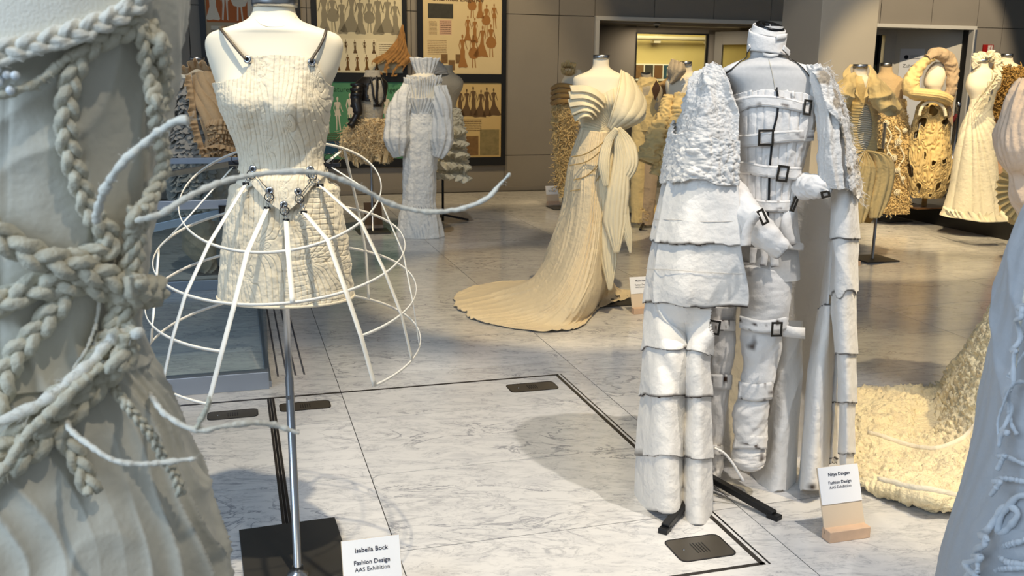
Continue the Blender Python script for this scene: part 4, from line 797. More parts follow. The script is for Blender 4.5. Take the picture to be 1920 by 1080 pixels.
# loose threads along the torn edges
def threads(name, S, N_, n, seed, ln=.03, parent=co, m=None, sel=None, r=.0005):
    rng = np.random.RandomState(seed); b = Bag()
    for _ in range(n):
        i, j = rng.randint(10, S.shape[0]-4), rng.randint(4, S.shape[1]-4)
        if sel is not None and not sel[i, j]: continue
        p = S[i, j]+N_[i, j]*.022; d = rng.randn(3)*.5+[0, 0, -.9]+N_[i, j]*.5; d /= np.linalg.norm(d); L = ln*rng.uniform(.4, 1); q = p+d*L*.5+rng.randn(3)*L*.12; b.grid(tube_pts(np.array([p, q, p+d*L+rng.randn(3)*L*.25]), r, 3), True)
    o = b.obj(name, m or M_FUR, parent, kind='stuff'); return o
threads('loose_threads', FS, FN, 900, 5, sel=(np.abs(fbm(FS, 9, 3)) < .12))
# right side of the cape
def cape_piece(name, levels, seed, m=M_CAL, nf=3, fa=.008, burn_rows=(), nu=90, nv=260, edge=1., thick=.003, bot=None, stain=0):
    S = patch_pts([np.array([at(x, k, CY+dy) for x, dy in v_]) for k, v_ in levels.items()], nu, nv); u, v = UV(nv, nu); N_ = normals(S); N_ = N_ if N_[nv//2, nu//2, 1] < 0 else -N_; py_ = proj(S)[1]
    P = S+N_*(folds(u, v*.6, nf, fa, seed)+.003*fbm(S, 14, seed))[..., None]; mk = np.zeros_like(u)
    for by, amp in burn_rows:
        yy = by+amp*n2(u*6, u*0, 1, seed+int(by), 3); dlt = np.abs(py_-yy); mk = np.maximum(mk, np.clip(1.3-dlt/1.6, 0, 1)); P = P+N_*(np.where(py_ < yy, .005*np.clip(1-(yy-py_)/60, 0, 1), -.002))[..., None]
    b_ = max(levels)-3+5*n2(u*8, u*0, 1, seed+2, 3)-(bot or 0)*0
    if edge: mk = np.maximum(mk, np.clip(1-(b_-py_)/3, 0, 1)*edge)
    if stain: mk = np.maximum(mk, np.clip(1.2-np.hypot((proj(S)[0]-stain[0])/stain[2], (py_-stain[1])/stain[2]), 0, 1))
    grid(name, P, m, co, keep=py_ < b_, mask=mk, thick=thick); return S, N_
cape_piece('cape_back', {330: [(1392, .26), (1440, .30), (1500, .30), (1558, .22)], 500: [(1386, .34), (1440, .38), (1506, .36), (1566, .24)], 700: [(1370, .38), (1440, .42), (1510, .40), (1560, .26)], 905: [(1350, .30), (1430, .34), (1500, .34), (1545, .24)]}, 31, nf=2, edge=.2)
cape_piece('cape_back_panel', {590: [(1455, .16), (1472, .10), (1492, .10), (1508, .16)], 700: [(1440, .16), (1465, .08), (1490, .08), (1507, .14)], 800: [(1428, .18), (1460, .06), (1485, .06), (1503, .14)], 915: [(1405, .20), (1450, .04), (1480, .03), (1500, .12)]}, 33, nf=1.5, fa=.005, edge=.3)
cape_piece('cape_inner_fold', {440: [(1552, .14), (1556, .06), (1562, .0), (1566, .02)], 560: [(1536, .14), (1542, .04), (1554, -.02), (1568, .04)], 700: [(1518, .14), (1526, .0), (1545, -.04), (1564, .06)], 912: [(1506, .12), (1515, -.04), (1538, -.06), (1556, .04)]}, 35, nf=1.5, fa=.006, burn_rows=((562, 10),), stain=(1530, 900, 9))
S_, N_ = cape_piece('cape_outer_panel', {330: [(1556, -.02), (1566, -.08), (1590, -.09), (1604, .0)], 450: [(1556, -.02), (1566, -.09), (1592, -.10), (1608, .0)], 560: [(1557, -.03), (1570, -.10), (1596, -.10), (1610, .0)], 700: [(1572, -.02), (1580, -.09), (1600, -.10), (1611, .0)], 868: [(1577, .0), (1585, -.07), (1600, -.08), (1611, .0)]}, 37, nf=1.2, fa=.004, burn_rows=((435, 3), (540, 20), (650, 3), (742, 3), (838, 3)), edge=.1)
cape_piece('cape_side_strip', {560: [(1568, .06), (1580, .05), (1590, .06)], 700: [(1558, .08), (1572, .04), (1584, .08)], 860: [(1552, .10), (1566, .05), (1580, .10)]}, 39, nf=1, fa=.003, burn_rows=((650, 4), (740, 5), (845, 4)))
fr = {110: [(1500, .0), (1508, -.05), (1518, -.06), (1526, .02)], 140: [(1508, -.03), (1522, -.09), (1538, -.07), (1545, .04)], 190: [(1522, -.06), (1536, -.12), (1556, -.10), (1566, .04)], 250: [(1526, -.08), (1542, -.14), (1568, -.12), (1582, .04)], 310: [(1526, -.09), (1548, -.15), (1580, -.12), (1596, .03)], 372: [(1532, -.09), (1560, -.15), (1590, -.12), (1606, .02)]}
FS = patch_pts([np.array([at(x, k, CY+dy) for x, dy in v_]) for k, v_ in fr.items()], 160, 260); FN = normals(FS); FN = FN if FN[120, 80, 1] < 0 else -FN; u, v = UV(260, 160); fpx, fpy = proj(FS)
flap('felt_sleeve', (fpy < 345-8*np.abs(n2(u*8, v*0, 1, 4, 3))) | ((u > .62) & (fpy < 368+10*n2(u*12, u*0, 1, 7, 2))), .0, .006, 3, side=0)
flap('felt_flap', (fpy > 120) & (u > .34+.1*n2(u*0, v*5, 1, 3)) & (fpy < 352+14*n2(u*10, v*0, 1, 5, 3)+20*(u-.5)), .012, .016, 13, .35, side=2)
threads('loose_threads', FS, FN, 500, 8, sel=(u > .5))
# stand
sc = G(1332, 912); hub_ = sc+EZ*.055; top_ = at(1372, 560, CY+.10)
lathe('pole', hub_, [(.014, 0), (.014, np.linalg.norm(top_-hub_))], M_BLACKM, co, 16, ax=(top_-hub_)/np.linalg.norm(top_-hub_))
for ex, ey in ((1460, 962), (1256, 991), (1350, 850)):
    e = G(ex, ey); d = (e-sc)/np.linalg.norm(e-sc); n = np.array([-d[1], d[0], 0]); a, b_ = hub_+d*.01, e+EZ*.016
    dv = (b_-a); L = np.linalg.norm(dv); dv = dv/L; lg = box('stand_leg', (a+b_)/2, (dv, n, np.cross(dv, n)), (L/2, .014, .011), M_BLACKM, co, bevel=.003); box('foot', e+EZ*.009, (d, n, EZ), (.022, .016, .009), M_BLACKM, lg, bevel=.003)

# ================================================================== FOREGROUND GOWN WITH BRAIDED ROPES
RY = .88
ro = thing('rope_gown_mannequin', 'very close mannequin in a satin gown wrapped in thick braided ropes with loose cord ends', 'mannequin', (at(20, 600, RY)[0], RY, 0))
M_SAT = cloth('gown_satin', 'cbc7b8', rough=.55, bump=[(30, .2), (350, .1)], var=.05, vsc=5); M_ROPE = cloth('rope_cotton', 'cdc7b2', bump=[(250, .7), (900, .5)], var=.12, vsc=40); M_FUZZ = cloth('cord_fuzz', 'e6e2d4', bump=[(400, .6)])
c0 = 20
rr = [(-150, 300, .6), (-60, 338, .62), (0, 331, .68), (60, 322, .72), (130, 308, .76), (200, 297, .78), (300, 286, .78), (400, 276, .78), (500, 266, .78), (600, 256, .78), (650, 258, .78), (700, 278, .76), (800, 318, .76), (900, 360, .76), (1000, 388, .78), (1080, 400, .8), (1300, 440, .8), (1700, 500, .85), (2330, 560, .9)]
RB_ = Body(RY, [(y, 2*c0-r, r, d) for y, r, d in rr], nv=260)
P = RB_.grid(260, 260, z0=at(0, -70, RY)[2], z1=at(0, 700, RY)[2]); u, v = UV(260, 260, True); N_ = normals(P, True); sg = 1 if N_[100, 130, 1] < 0 else -1
_z = P[..., 2]; pxx, pyy = proj(P)
seam = sum(np.exp(-((pxx-x0-k*(pyy-300))/2.5)**2) for x0, k in ((4, .0), (150, .12), (262, -.05)))
P2 = disp(P, sg*(.004*folds(u, v, 16, 1, 4)+.006*fbm(P, 9, 4)-.003*seam), True); grid('bodice', P2, M_SAT, ro, closed=True, thick=.003)
P = RB_.grid(900, 560, off=-.004, z0=at(0, 640, RY)[2], z1=.02); u, v = UV(560, 900, True); N_ = normals(P, True); sg = 1 if N_[100, 450, 1] < 0 else -1
f = np.clip(v*12, 0, 1); w = u*40-v*11+2.2*n2(u*6, v*6, 1, 3)+.8*n2(u*16, v*14, 1, 5); s_ = 1-np.abs(np.sin(math.pi*w))**.6
P2 = disp(P, sg*f*(.016*s_*np.clip(.5+.8*n2(u*14, v*9, 1, 9), .05, 1.2)+crump(P, .004, 8, 8)+.005*n2(u*20+v*8, v*14, 1, 19)), True); grid('skirt', P2, M_SAT, ro, closed=True, thick=.003)
def braid(body, pts, w, off, m=M_ROPE, parent=ro, name='braid', pitch=1.9, n=None, seed=1, path=None, flat=.42):
    C = path if path is not None else body.line(pts, off, 40); L = np.linalg.norm(np.diff(C, axis=0), axis=1).sum(); k = n or max(40, int(L/(w*.07))); C = resample(C, k)
    T = np.gradient(C, axis=0); T /= np.linalg.norm(T, axis=1, keepdims=True); O = C-np.array([body.K[0, 0], body.Y, 0]) if body is not None else np.tile([0, -1., 0], (k, 1)); O[:, 2] = 0; O /= np.linalg.norm(O, axis=1, keepdims=True)
    S = np.cross(T, O); S /= np.linalg.norm(S, axis=1, keepdims=True); O = np.cross(S, T); s = np.linspace(0, L, k); B = Bag(); u, v = UV(k, 10, True)
    for q in range(3):
        ph = 2*math.pi*s/(w*pitch*1.5)+2*math.pi*q/3; cc = C+S*(w*.29*np.sin(ph))[:, None]+O*(w*flat*.5*np.sin(2*ph))[:, None]
        r = w*.235*(1+.12*n2(s/w*1.5, s*0+q, 1, seed+q)); Q = tube_pts(cc, r, 20); Nn = (Q-cc[:, None]); Nn = Nn*1.; _a = np.arange(20)/20*2*math.pi; Q = Q+Nn*(.085*np.sin(4*_a[None]+(2*math.pi*s/(w*.55))[:, None]))[..., None]; Q = Q+Nn*(.26*fbm(Q, 1.1/w*8, seed+q, 4))[..., None]; B.grid(Q, True); B.F.append(tuple(range(B.n-len(Q)*20, B.n-len(Q)*20+20))[::-1]); B.F.append(tuple(range(B.n-20, B.n)))
    return B.obj(name, m, parent)
BR = [([(262, 58), (225, 72), (165, 100), (138, 130), (122, 180), (118, 230), (122, 290), (140, 345), (158, 395), (172, 430)], .0185, .012), ([(172, 420), (196, 445), (205, 470), (195, 485), (160, 498), (130, 505)], .0195, .013),
      ([(250, 62), (262, 95), (268, 140), (278, 180), (292, 225), (304, 262), (314, 310), (308, 350), (292, 385), (275, 410)], .0145, .018), ([(268, 62), (292, 95), (308, 135), (312, 180), (305, 220)], .017, .010), ([(284, 400), (268, 450), (262, 520), (256, 580), (244, 630)], .017, .012), ([(262, 405), (246, 450), (238, 520), (232, 580), (215, 630)], .016, .012),
      ([(-60, 425), (0, 462), (60, 497), (120, 512), (180, 528), (235, 545), (262, 552), (290, 556), (330, 556)], .0245, .020), ([(-50, 600), (0, 588), (60, 560), (120, 545), (190, 556), (240, 566), (275, 570), (330, 572)], .024, .014), ([(128, 548), (108, 590), (70, 640), (30, 690), (10, 740), (0, 800)], .0215, .013),
      ([(238, 640), (196, 690), (150, 735), (95, 785), (40, 840), (0, 870), (-60, 905)], .024, .016), ([(256, 655), (215, 710), (175, 752), (125, 805), (65, 865), (10, 905), (-50, 945)], .022, .012), ([(120, 828), (135, 850), (158, 890), (180, 940)], .019, .010), ([(218, 745), (255, 790), (290, 830), (318, 870), (345, 900), (362, 940)], .010, .008),
      ([(222, 555), (214, 620), (186, 680), (160, 710)], .018, .008)]
for i, (p, w, o_) in enumerate(BR): braid(RB_, p, w, o_, seed=i*5, flat=.42 if w < .035 else .3)
# upper band with a furry braided edge
ub = RB_.band([(-300, -90), (-100, -100), (60, -95), (200, -75), (285, -50), (325, -20)], [(-260, 118), (-100, 125), (0, 108), (120, 78), (215, 42), (262, 10)], .016, 80, 40); u, v = UV(40, 80)
grid('neckline_band', disp(ub, .004*fbm(ub, 14, 3)), M_FUZZ, ro, thick=.004); braid(RB_, [(-120, 118), (0, 112), (60, 100), (125, 78), (200, 50), (245, 22), (262, 0)], .017, .022, M_FUZZ, seed=70)
def cord(name, path, r, m, parent=ro, seed=0, k=120, tip=True, n=10, hairs=60, taper=.4, fz=.35):
    C = resample(path, k); t = np.linspace(0, 1, k); R_ = r*(1+.22*noise(np.stack([t*40, t*0, t*0], 1), 1, seed))*np.where(t > .93, 1-(t-.93)/.07*taper, 1); Q = tube_pts(C, R_, n); Q = Q+(Q-C[:, None])*(fz*noise(Q, .6/r, seed+3))[..., None]
    B = Bag().grid(Q, True); B.F.append(tuple(range(n))[::-1]); B.F.append(tuple(range(B.n-n, B.n))); rng = np.random.RandomState(seed)
    for _ in range(hairs):
        i = rng.randint(1, k-1); d = rng.randn(3); d /= np.linalg.norm(d); T = (C[i]-C[i-1]); T /= np.linalg.norm(T); d = d*.8+T*.6; p = C[i]+d*r*.7; B.grid(tube_pts(np.array([p, p+d*r*1.2, p+d*r*1.6+rng.randn(3)*r*.4]), r*.05, 3), True)
    return B.obj(name, m, parent)
A3 = lambda L: np.array([at(x, y, Y) for x, y, Y in L])
cord('cord', RB_.line([(-40, 148), (0, 135), (70, 112), (150, 88), (185, 55), (225, 20), (260, -15)], .024, 60), .0035, M_FUZZ, seed=2); cord('cord', RB_.line([(-30, 200), (0, 195), (50, 180), (90, 150), (132, 112)], .016, 50), .0038, M_ROPE, seed=3)
cord('loose_cord_end', A3([(178, 430, .775), (183, 400, .76), (198, 360, .75), (222, 325, .74), (255, 292, .74), (290, 262, .74), (320, 243, .735), (345, 235, .735)]), .0032, M_FUZZ, seed=5, tip=True, taper=.0)
cord('loose_cord_end', A3([(245, 430, .84), (270, 424, .79), (300, 415, .79), (345, 385, .80), (400, 357, .82), (470, 338, .84), (560, 330, .86), (620, 338, .88), (680, 362, .90), (730, 388, .92), (790, 400, .94), (850, 396, .96), (905, 376, .97), (930, 350, .98), (952, 325, .98)]), .0025, M_FUZZ, seed=7, k=260, hairs=170, taper=.5)
cord('loose_cord_end', A3([(285, 752, .85), (303, 778, .80), (330, 800, .79), (372, 818, .79), (420, 812, .80), (475, 803, .82), (520, 806, .84), (566, 821, .85)]), .0025, M_FUZZ, seed=9, k=140); cord('loose_cord_end', A3([(374, 815, .79), (384, 795, .79), (394, 775, .79), (397, 755, .79)]), .0023, M_ROPE, seed=10, k=50)
cord('loose_cord_end', A3([(128, 800, .80), (140, 826, .755), (180, 855, .73), (220, 878, .725), (265, 885, .73), (320, 880, .74), (376, 872, .75)]), .0024, M_FUZZ, seed=12); cord('cord', RB_.line([(264, 640), (215, 650), (180, 690), (130, 735), (80, 775), (20, 805), (-40, 820)], .030, 60), .0052, M_FUZZ, seed=14, hairs=160)
cord('cord', RB_.line([(188, 560), (182, 620), (165, 670), (140, 710)], .012, 40), .0016, M_FUZZ, seed=15, hairs=20)
cord('cord', RB_.line([(195, 700), (130, 760), (60, 830), (20, 890), (-20, 930)], .034, 40), .0045, M_ROPE, seed=16)
pc_ = RB_.on(12, 168, .02); rng = random.Random(3)
for k in range(9):
    c = pc_+np.array([rng.uniform(-.014, .010), -.004+rng.uniform(-.003, .003), rng.uniform(-.010, .010)]); lathe('pearl', c-EZ*.0036, [(.0036*math.sin(a), .0036-.0036*math.cos(a)) for a in np.linspace(.05, 3.09, 8)], mat('pearl', 'dfe4e6', .2), ro, 12)
# shoulder of the form rising out of the frame
Bs = Body(RY, [(-420, -60, 100, .9), (-330, -60, 100, .9), (-270, -110, 150, .8), (-220, -200, 240, .6), (-150, -250, 296, .6), (-60, -290, 330, .62)], nv=60); grid('torso', Bs.grid(64), M_FORM, ro, closed=True)
lathe('base_plate', np.array([ro.location[0], RY, 0]), [(.2, .0), (.2, .015), (.02, .02), (.015, .6)], M_PLATE, ro, 32)

# ================================================================== CORDED SKIRT AT THE RIGHT EDGE
KY = 1.55
ks = thing('corded_gown_mannequin', 'close grey-blue skirt with raised looping white cords, cut by the frame beside the crinkled train', 'mannequin', (at(2060, 700, KY)[0], KY, 0))
M_GREY = cloth('cool_grey_cloth', 'bdc0c4', rough=.7, bump=[(26, .25), (350, .15)], var=.06); M_CORDW = cloth('appliqued_cord', 'd3d9df', bump=[(300, .4)])
kr = [(180, 1960, 330), (300, 1962, 320), (380, 1926, 400), (440, 1903, 440), (520, 1886, 470), (600, 1874, 490), (700, 1863, 510), (800, 1852, 530), (900, 1832, 570), (980, 1810, 620), (1080, 1786, 660), (1300, 1760, 720), (1800, 1745, 780)]
KB = Body(KY, [(y, l, l+w, .72) for y, l, w in kr], nv=200); P = KB.grid(320, 300); u, v = UV(300, 320, True); N_ = normals(P, True); sg = 1 if N_[150, 160, 1] < 0 else -1
grid('skirt', disp(P, sg*(folds(u, v, 11, .006, 5)*np.clip(v*2.5, .2, 1)+.003*fbm(P, 11, 3)), True), M_GREY, ks, closed=True, thick=.003)
Z = lambda L: [(1560+x/1.689, 440+y/1.689) for x, y in L]
for i, (L_, r) in enumerate([([(606, 188), (578, 215), (600, 290), (575, 330), (552, 345), (552, 400), (560, 480), (575, 520), (545, 590), (510, 600), (500, 640)], .0040), ([(640, 430), (580, 440), (565, 500), (575, 560), (595, 600)], .0034), ([(500, 710), (540, 668), (640, 700)], .004), ([(478, 792), (540, 742), (640, 750)], .0045),
    ([(392, 1010), (440, 1000), (482, 985), (503, 1010), (475, 1052), (425, 1042), (392, 1012)], .0055), ([(482, 985), (470, 940), (510, 900), (560, 828), (603, 850), (565, 905), (543, 910), (550, 860), (595, 800), (640, 790)], .0055), ([(640, 930), (552, 960), (562, 1000), (640, 1012)], .0050), ([(500, 1075), (540, 1030), (640, 1020)], .0050), ([(445, 1010), (450, 1040), (480, 1080)], .004),
    ([(500, 620), (495, 560), (515, 500), (540, 450), (620, 330)], .0022)]):
    cord('appliqued_cord', KB.line(Z(L_), .027, 60), r, M_CORDW, ks, seed=30+i, k=110, hairs=0, taper=.0, fz=.03)
fr_ = KB.line([(1912, 400), (1908, 470), (1902, 540), (1893, 610), (1885, 690)], .008, 60); cord('frayed_seam', fr_, .0020, M_FUZZ, ks, seed=50, hairs=200)
lathe('base_plate', np.array([ks.location[0], KY, 0]), [(.18, .0), (.18, .015), (.02, .02), (.015, .6)], M_PLATE, ks, 32)

kt = Body(KY, [(-90, 2100, 2160, .9), (-40, 2098, 2162, .9), (-15, 2060, 2200, .65), (10, 1985, 2275, .5), (50, 1965, 2295, .5), (110, 1980, 2285, .65), (160, 1985, 2275, .75), (200, 1990, 2270, .75)], nv=80); grid('bodice', kt.grid(96, pw=2.2), M_GREY, ks, closed=True)
lathe('neck_cap', at(2130, -92, KY), [(.001, 0), (.030, 0), (.030, .03), (.001, .032)], M_STEEL, ks, 24)

# ================================================================== CRINKLED TRAIN GOWN AT THE RIGHT
TY = 3.75
tr = thing('crinkled_train_mannequin', 'mannequin with a puffed gauze sleeve and a crinkled cream train spread over the floor', 'mannequin', (at(2030, 500, TY)[0], TY, 0))
M_CRK = cloth('crinkled_cream', 'ecdbb2', bump=[(60, 1.0), (160, .8)], var=.10, vsc=30, mask='d9c7a4'); M_GAUZE = cloth('pink_gauze', 'e2cab2', bump=[(40, .4), (300, .2)]); M_EDGE = cloth('smooth_cream', 'e8dcc2')
def gp(x, y, z=.0): g = G(x, y, z); return g
def mix(*rows): return np.array([at(*q) if len(q) == 3 else G(q[0], q[1], q[3]) for q in rows])
g_ = lambda x, y, z=.012: (x, y, None, z)
TL = [mix((1960, 330, 3.95), (1915, 420, 3.98), (1885, 490, 4.02), (1840, 580, 4.1), (1795, 655, 4.25), (1762, 706, 4.38), g_(1700, 709), g_(1640, 709), g_(1590, 712)),
      mix((1958, 340, 3.85), (1912, 440, 3.86), (1880, 530, 3.88), (1838, 620, 3.92), (1795, 690, 4.0), (1755, 742, 4.08), g_(1690, 742, .03), g_(1640, 738, .02), g_(1590, 738)),
      mix((1960, 350, 3.72), (1915, 450, 3.70), (1886, 560, 3.68), (1850, 660, 3.66), (1806, 740, 3.68), (1750, 792, 3.75), g_(1690, 790, .02), g_(1640, 775, .04), g_(1590, 765)),
      mix((1970, 360, 3.62), (1925, 480, 3.56), (1900, 600, 3.50), (1868, 720, 3.44), (1825, 800, 3.44), g_(1770, 838, .05), g_(1710, 838, .02), g_(1650, 822, .03), g_(1590, 812)),
      mix((1985, 360, 3.56), (1940, 500, 3.46), (1915, 640, 3.36), (1884, 770, 3.26), (1848, 850, 3.22), g_(1790, 880, .06), g_(1730, 880, .05), g_(1660, 868, .03), g_(1590, 855)),
      mix((2000, 360, 3.54), (1960, 520, 3.42), (1935, 680, 3.28), (1905, 810, 3.16), (1866, 895, 3.10), g_(1820, 925, .04), g_(1755, 918, .07), g_(1690, 905, .05), g_(1600, 888)),
      mix((2030, 370, 3.54), (2000, 560, 3.40), (1975, 720, 3.26), (1940, 850, 3.12), (1900, 920, 3.05), g_(1840, 945), g_(1780, 935), g_(1700, 915), g_(1610, 905))]
TS = patch_pts(TL, 380, 260); u, v = UV(260, 380); N_ = normals(TS); N_ = N_*np.sign(N_[130, 60] @ np.array([-.3, -1, .2]))
cr = np.abs(fbm(TS, 26, 3))*.020+np.abs(fbm(TS, 60, 5))*.012+.010*np.sin(v*34+4*n2(u*4, v*4, 1, 2))*np.clip(n2(u*3, v*2, 1, 9)+.4, 0, 1)
smooth = np.exp(-((v-.52-.05*np.sin(u*5))/.016)**2)+np.exp(-((v-.20)/.012)**2)+np.exp(-((v-.83)/.012)**2)
cr = cr+crump(TS, .008, 24, 4, 1)+.035*np.clip(fbm(TS, 3.2, 31), -.5, 1)+.02*(1-np.abs(np.sin(math.pi*(v*9+2*n2(u*3, v*4, 1, 17))))**.6)*np.clip(n2(u*4, v*3, 1, 23)+.5, 0, 1); P = TS+N_*(cr*(1-np.clip(smooth, 0, 1)*.9)+.02*np.clip(smooth, 0, 1))[..., None]; P[..., 2] = np.maximum(P[..., 2], .004+.010*np.abs(fbm(TS, 20, 8)))
e_ = .022*n2(v*9, u*0, 1, 5, 3); keep = (u < .985+e_) & (v < .975+.03*n2(u*12, v*0, 1, 4, 2)) & (v > .01+.02*np.abs(n2(u*10, u*0, 1, 7, 2)))
grid('train', P, M_CRK, tr, keep=keep, thick=.004, mask=np.clip(fbm(TS, 18, 20)*2, 0, .6))
for vv in (.52, .83): 
    q = np.array([P[int(np.clip((vv+(-.05*0 if vv != .52 else .05*math.sin(uu*5)))*259, 0, 259)), int(uu*379)] for uu in np.linspace(.12, .93, 60)])+[0, -.002, .008]; ribbon('train_seam_band', q, .022, (-.3, -1, .3), M_EDGE, tr, k=90)
# curled hem edge toward the viewer
for seg, r, s_ in (([(1830, 925), (1780, 922), (1730, 905), (1690, 905)], .028, 3), ([(1690, 888), (1655, 888), (1630, 880), (1610, 872)], .022, 6)):
    C = resample(np.array([G(x, y, .03) for x, y in seg]), 70); T, Nn, B_ = frames(C); u2, v2 = UV(70, 40); a = -2.2+u2*4.6; R_ = r*(1+.35*n2(v2*7, u2*2, 1, s_, 2)); Q = C[:, None]+R_[..., None]*(np.cos(a)[..., None]*EZ+np.sin(a)[..., None]*B_[:, None]); Q[..., 2] = np.maximum(Q[..., 2], .003); grid('curled_hem', disp(Q, .006*fbm(Q, 50, s_)), M_CRK, tr, thick=.003)
# skirt closing behind, gauze sleeve, torso
SB = Body(TY, [(300, 1955, 2110, .8), (400, 1945, 2125, .8), (600, 1930, 2150, .8), (800, 1920, 2170, .8), (905, 1915, 2180, .8)], nv=90); Pk = SB.grid(120); u, v = UV(90, 120, True); grid('skirt', disp(Pk, folds(u, v, 14, .012, 3), True), M_CRK, tr, closed=True, thick=.003)
sv = Body(TY-.02, [(128, 1908, 1940, .8), (150, 1893, 1962, .9), (185, 1878, 1972, 1), (225, 1867, 1975, 1), (262, 1866, 1968, 1), (290, 1876, 1950, 1), (305, 1890, 1932, .9), (318, 1893, 1940, .9), (345, 1893, 1950, 1), (372, 1903, 1950, 1), (392, 1915, 1945, .9)], nv=140)
P = sv.grid(140); u, v = UV(140, 140, True); N_ = normals(P, True); sg = 1 if N_[60, 70, 1] < 0 else -1
grid('puff_sleeve', disp(P, sg*(folds(u, v, 7, .010, 7)+crump(P, .004, 9, 3)), True), M_GAUZE, tr, closed=True, thick=.003)
tb = Body(TY, [(80, 1990, 2050, .9), (105, 1985, 2055, .9), (120, 1950, 2095, .6), (132, 1930, 2115, .55), (180, 1945, 2105, .65), (240, 1955, 2095, .7), (310, 1965, 2085, .75), (360, 1955, 2100, .75)], nv=80)
P = tb.grid(96); u, v = UV(80, 96, True); grid('blouse', disp(P, folds(u, v, 12, .007, 3), True), M_GAUZE, tr, closed=True, thick=.003)
lathe('neck_cap', at(2020, 78, TY), [(.001, 0), (.05, 0), (.05, .03), (.001, .03)], M_STEEL, tr, 24)

# ================================================================== LONG TRAIN GOWN IN THE MIDDLE
MY = 5.96
mg = thing('train_gown_mannequin', 'mannequin in a draped ivory gown with bead strings and a long train on the marble', 'mannequin', G(1130, 568))
M_IV = cloth('ivory_silk', 'e6dabb', rough=.7, bump=[(30, .2), (300, .1)]); M_IV2 = cloth('ivory_chiffon', 'e0cfae', rough=.8); M_BEAD = mat('gold_bead', 'b79a62', .4, metal=.3)
mr = [(106, 1103, 1133, .9), (122, 1102, 1134, .9), (130, 1094, 1145, .7), (136, 1080, 1158, .55), (142, 1068, 1172, .5), (155, 1066, 1174, .55), (175, 1072, 1168, .7), (190, 1075, 1164, .8), (210, 1080, 1160, .75), (235, 1085, 1152, .75), (260, 1078, 1160, .78), (290, 1068, 1168, .8), (330, 1066, 1168, .8)]
MB_ = Body(MY, mr, nv=120); P = MB_.grid(96, pw=2.2); c_m = MB_.K[7, 0]; P[..., 1] -= bust(P, c_m, MY, .03, at(1118, 182, MY)[2], .075, .055); grid('torso', P, M_FORM, mg, closed=True)
lathe('neck_cap', at(1118, 106, MY), [(.001, -.004), (.051, -.004), (.051, .02), (.001, .022)], M_STEEL, mg, 28)
P = MB_.grid(220, 160, off=.008, z0=at(1118, 160, MY)[2], z1=at(1118, 245, MY)[2]); P[..., 1] -= bust(P, c_m, MY, .034, at(1118, 182, MY)[2], .075, .06); px, py = proj(P)
top = np.interp(px, [1066, 1078, 1095, 1112, 1118, 1126, 1145, 1160, 1175], [160, 156, 162, 172, 176, 170, 160, 158, 158]); u, v = UV(160, 220, True); ang_ = np.arctan2(py-245, px-1150)
grid('bodice', disp(P, .003*np.sin(ang_*60)+.002*fbm(P, 30, 2), True), M_IV, mg, closed=True, keep=(py > top) | (P[..., 1] > MY), thick=.003)
# fanned pleats on the viewer's left breast
for k, (a, b, c, d) in enumerate([((1060, 158), (1092, 158), (1112, 166), (1128, 180)), ((1058, 170), (1088, 168), (1108, 174), (1125, 187)), ((1057, 184), (1085, 180), (1104, 184), (1118, 194)), ((1062, 200), (1086, 192), (1102, 194), (1112, 202)), ((1068, 214), (1086, 205), (1098, 204), (1106, 210))]):
    Yp = MY-.17; h = (12, 14, 15, 14, 12)[k]; A = np.array([[at(q[0]+dx, q[1]+h*t, Yp+(.06 if i == 0 else .0)+.03*(i == 3)-.035*t-.004*k) for i, (q, dx) in enumerate(zip((a, b, c, d), (2*t*2, 0, 0, 0)))] for t in (0, .5, 1)]); A = np.stack([resample(r_, 30) for r_ in A]); A = cr_interp(A, 12); grid('bodice_pleat', A, M_IV, mg, thick=.004)
# shoulder drape
dr = [np.array([at(*q) for q in L_]) for L_ in ([(1156, 128, 5.98), (1152, 160, 5.80), (1143, 200, 5.76), (1133, 235, 5.80)], [(1164, 132, 5.96), (1168, 165, 5.80), (1158, 205, 5.74), (1138, 238, 5.79)], [(1176, 140, 5.96), (1188, 175, 5.84), (1172, 212, 5.74), (1142, 240, 5.79)], [(1186, 156, 6.0), (1203, 188, 5.9), (1188, 218, 5.78), (1148, 240, 5.80)], [(1192, 180, 6.04), (1202, 205, 5.95), (1195, 222, 5.84), (1152, 243, 5.84)])]
P = patch_pts(dr, 60, 90); u, v = UV(90, 60); N_ = normals(P); N_ *= np.sign(N_[45, 30] @ np.array([0, -1, 0])); grid('shoulder_drape', P+N_*(.005*np.abs(np.sin(v*math.pi*4.5)))[..., None], M_IV, mg, thick=.004)
tube('drape_edge', dr[0]+[0, -.008, 0], .006, M_IV, mg, 8, 40)
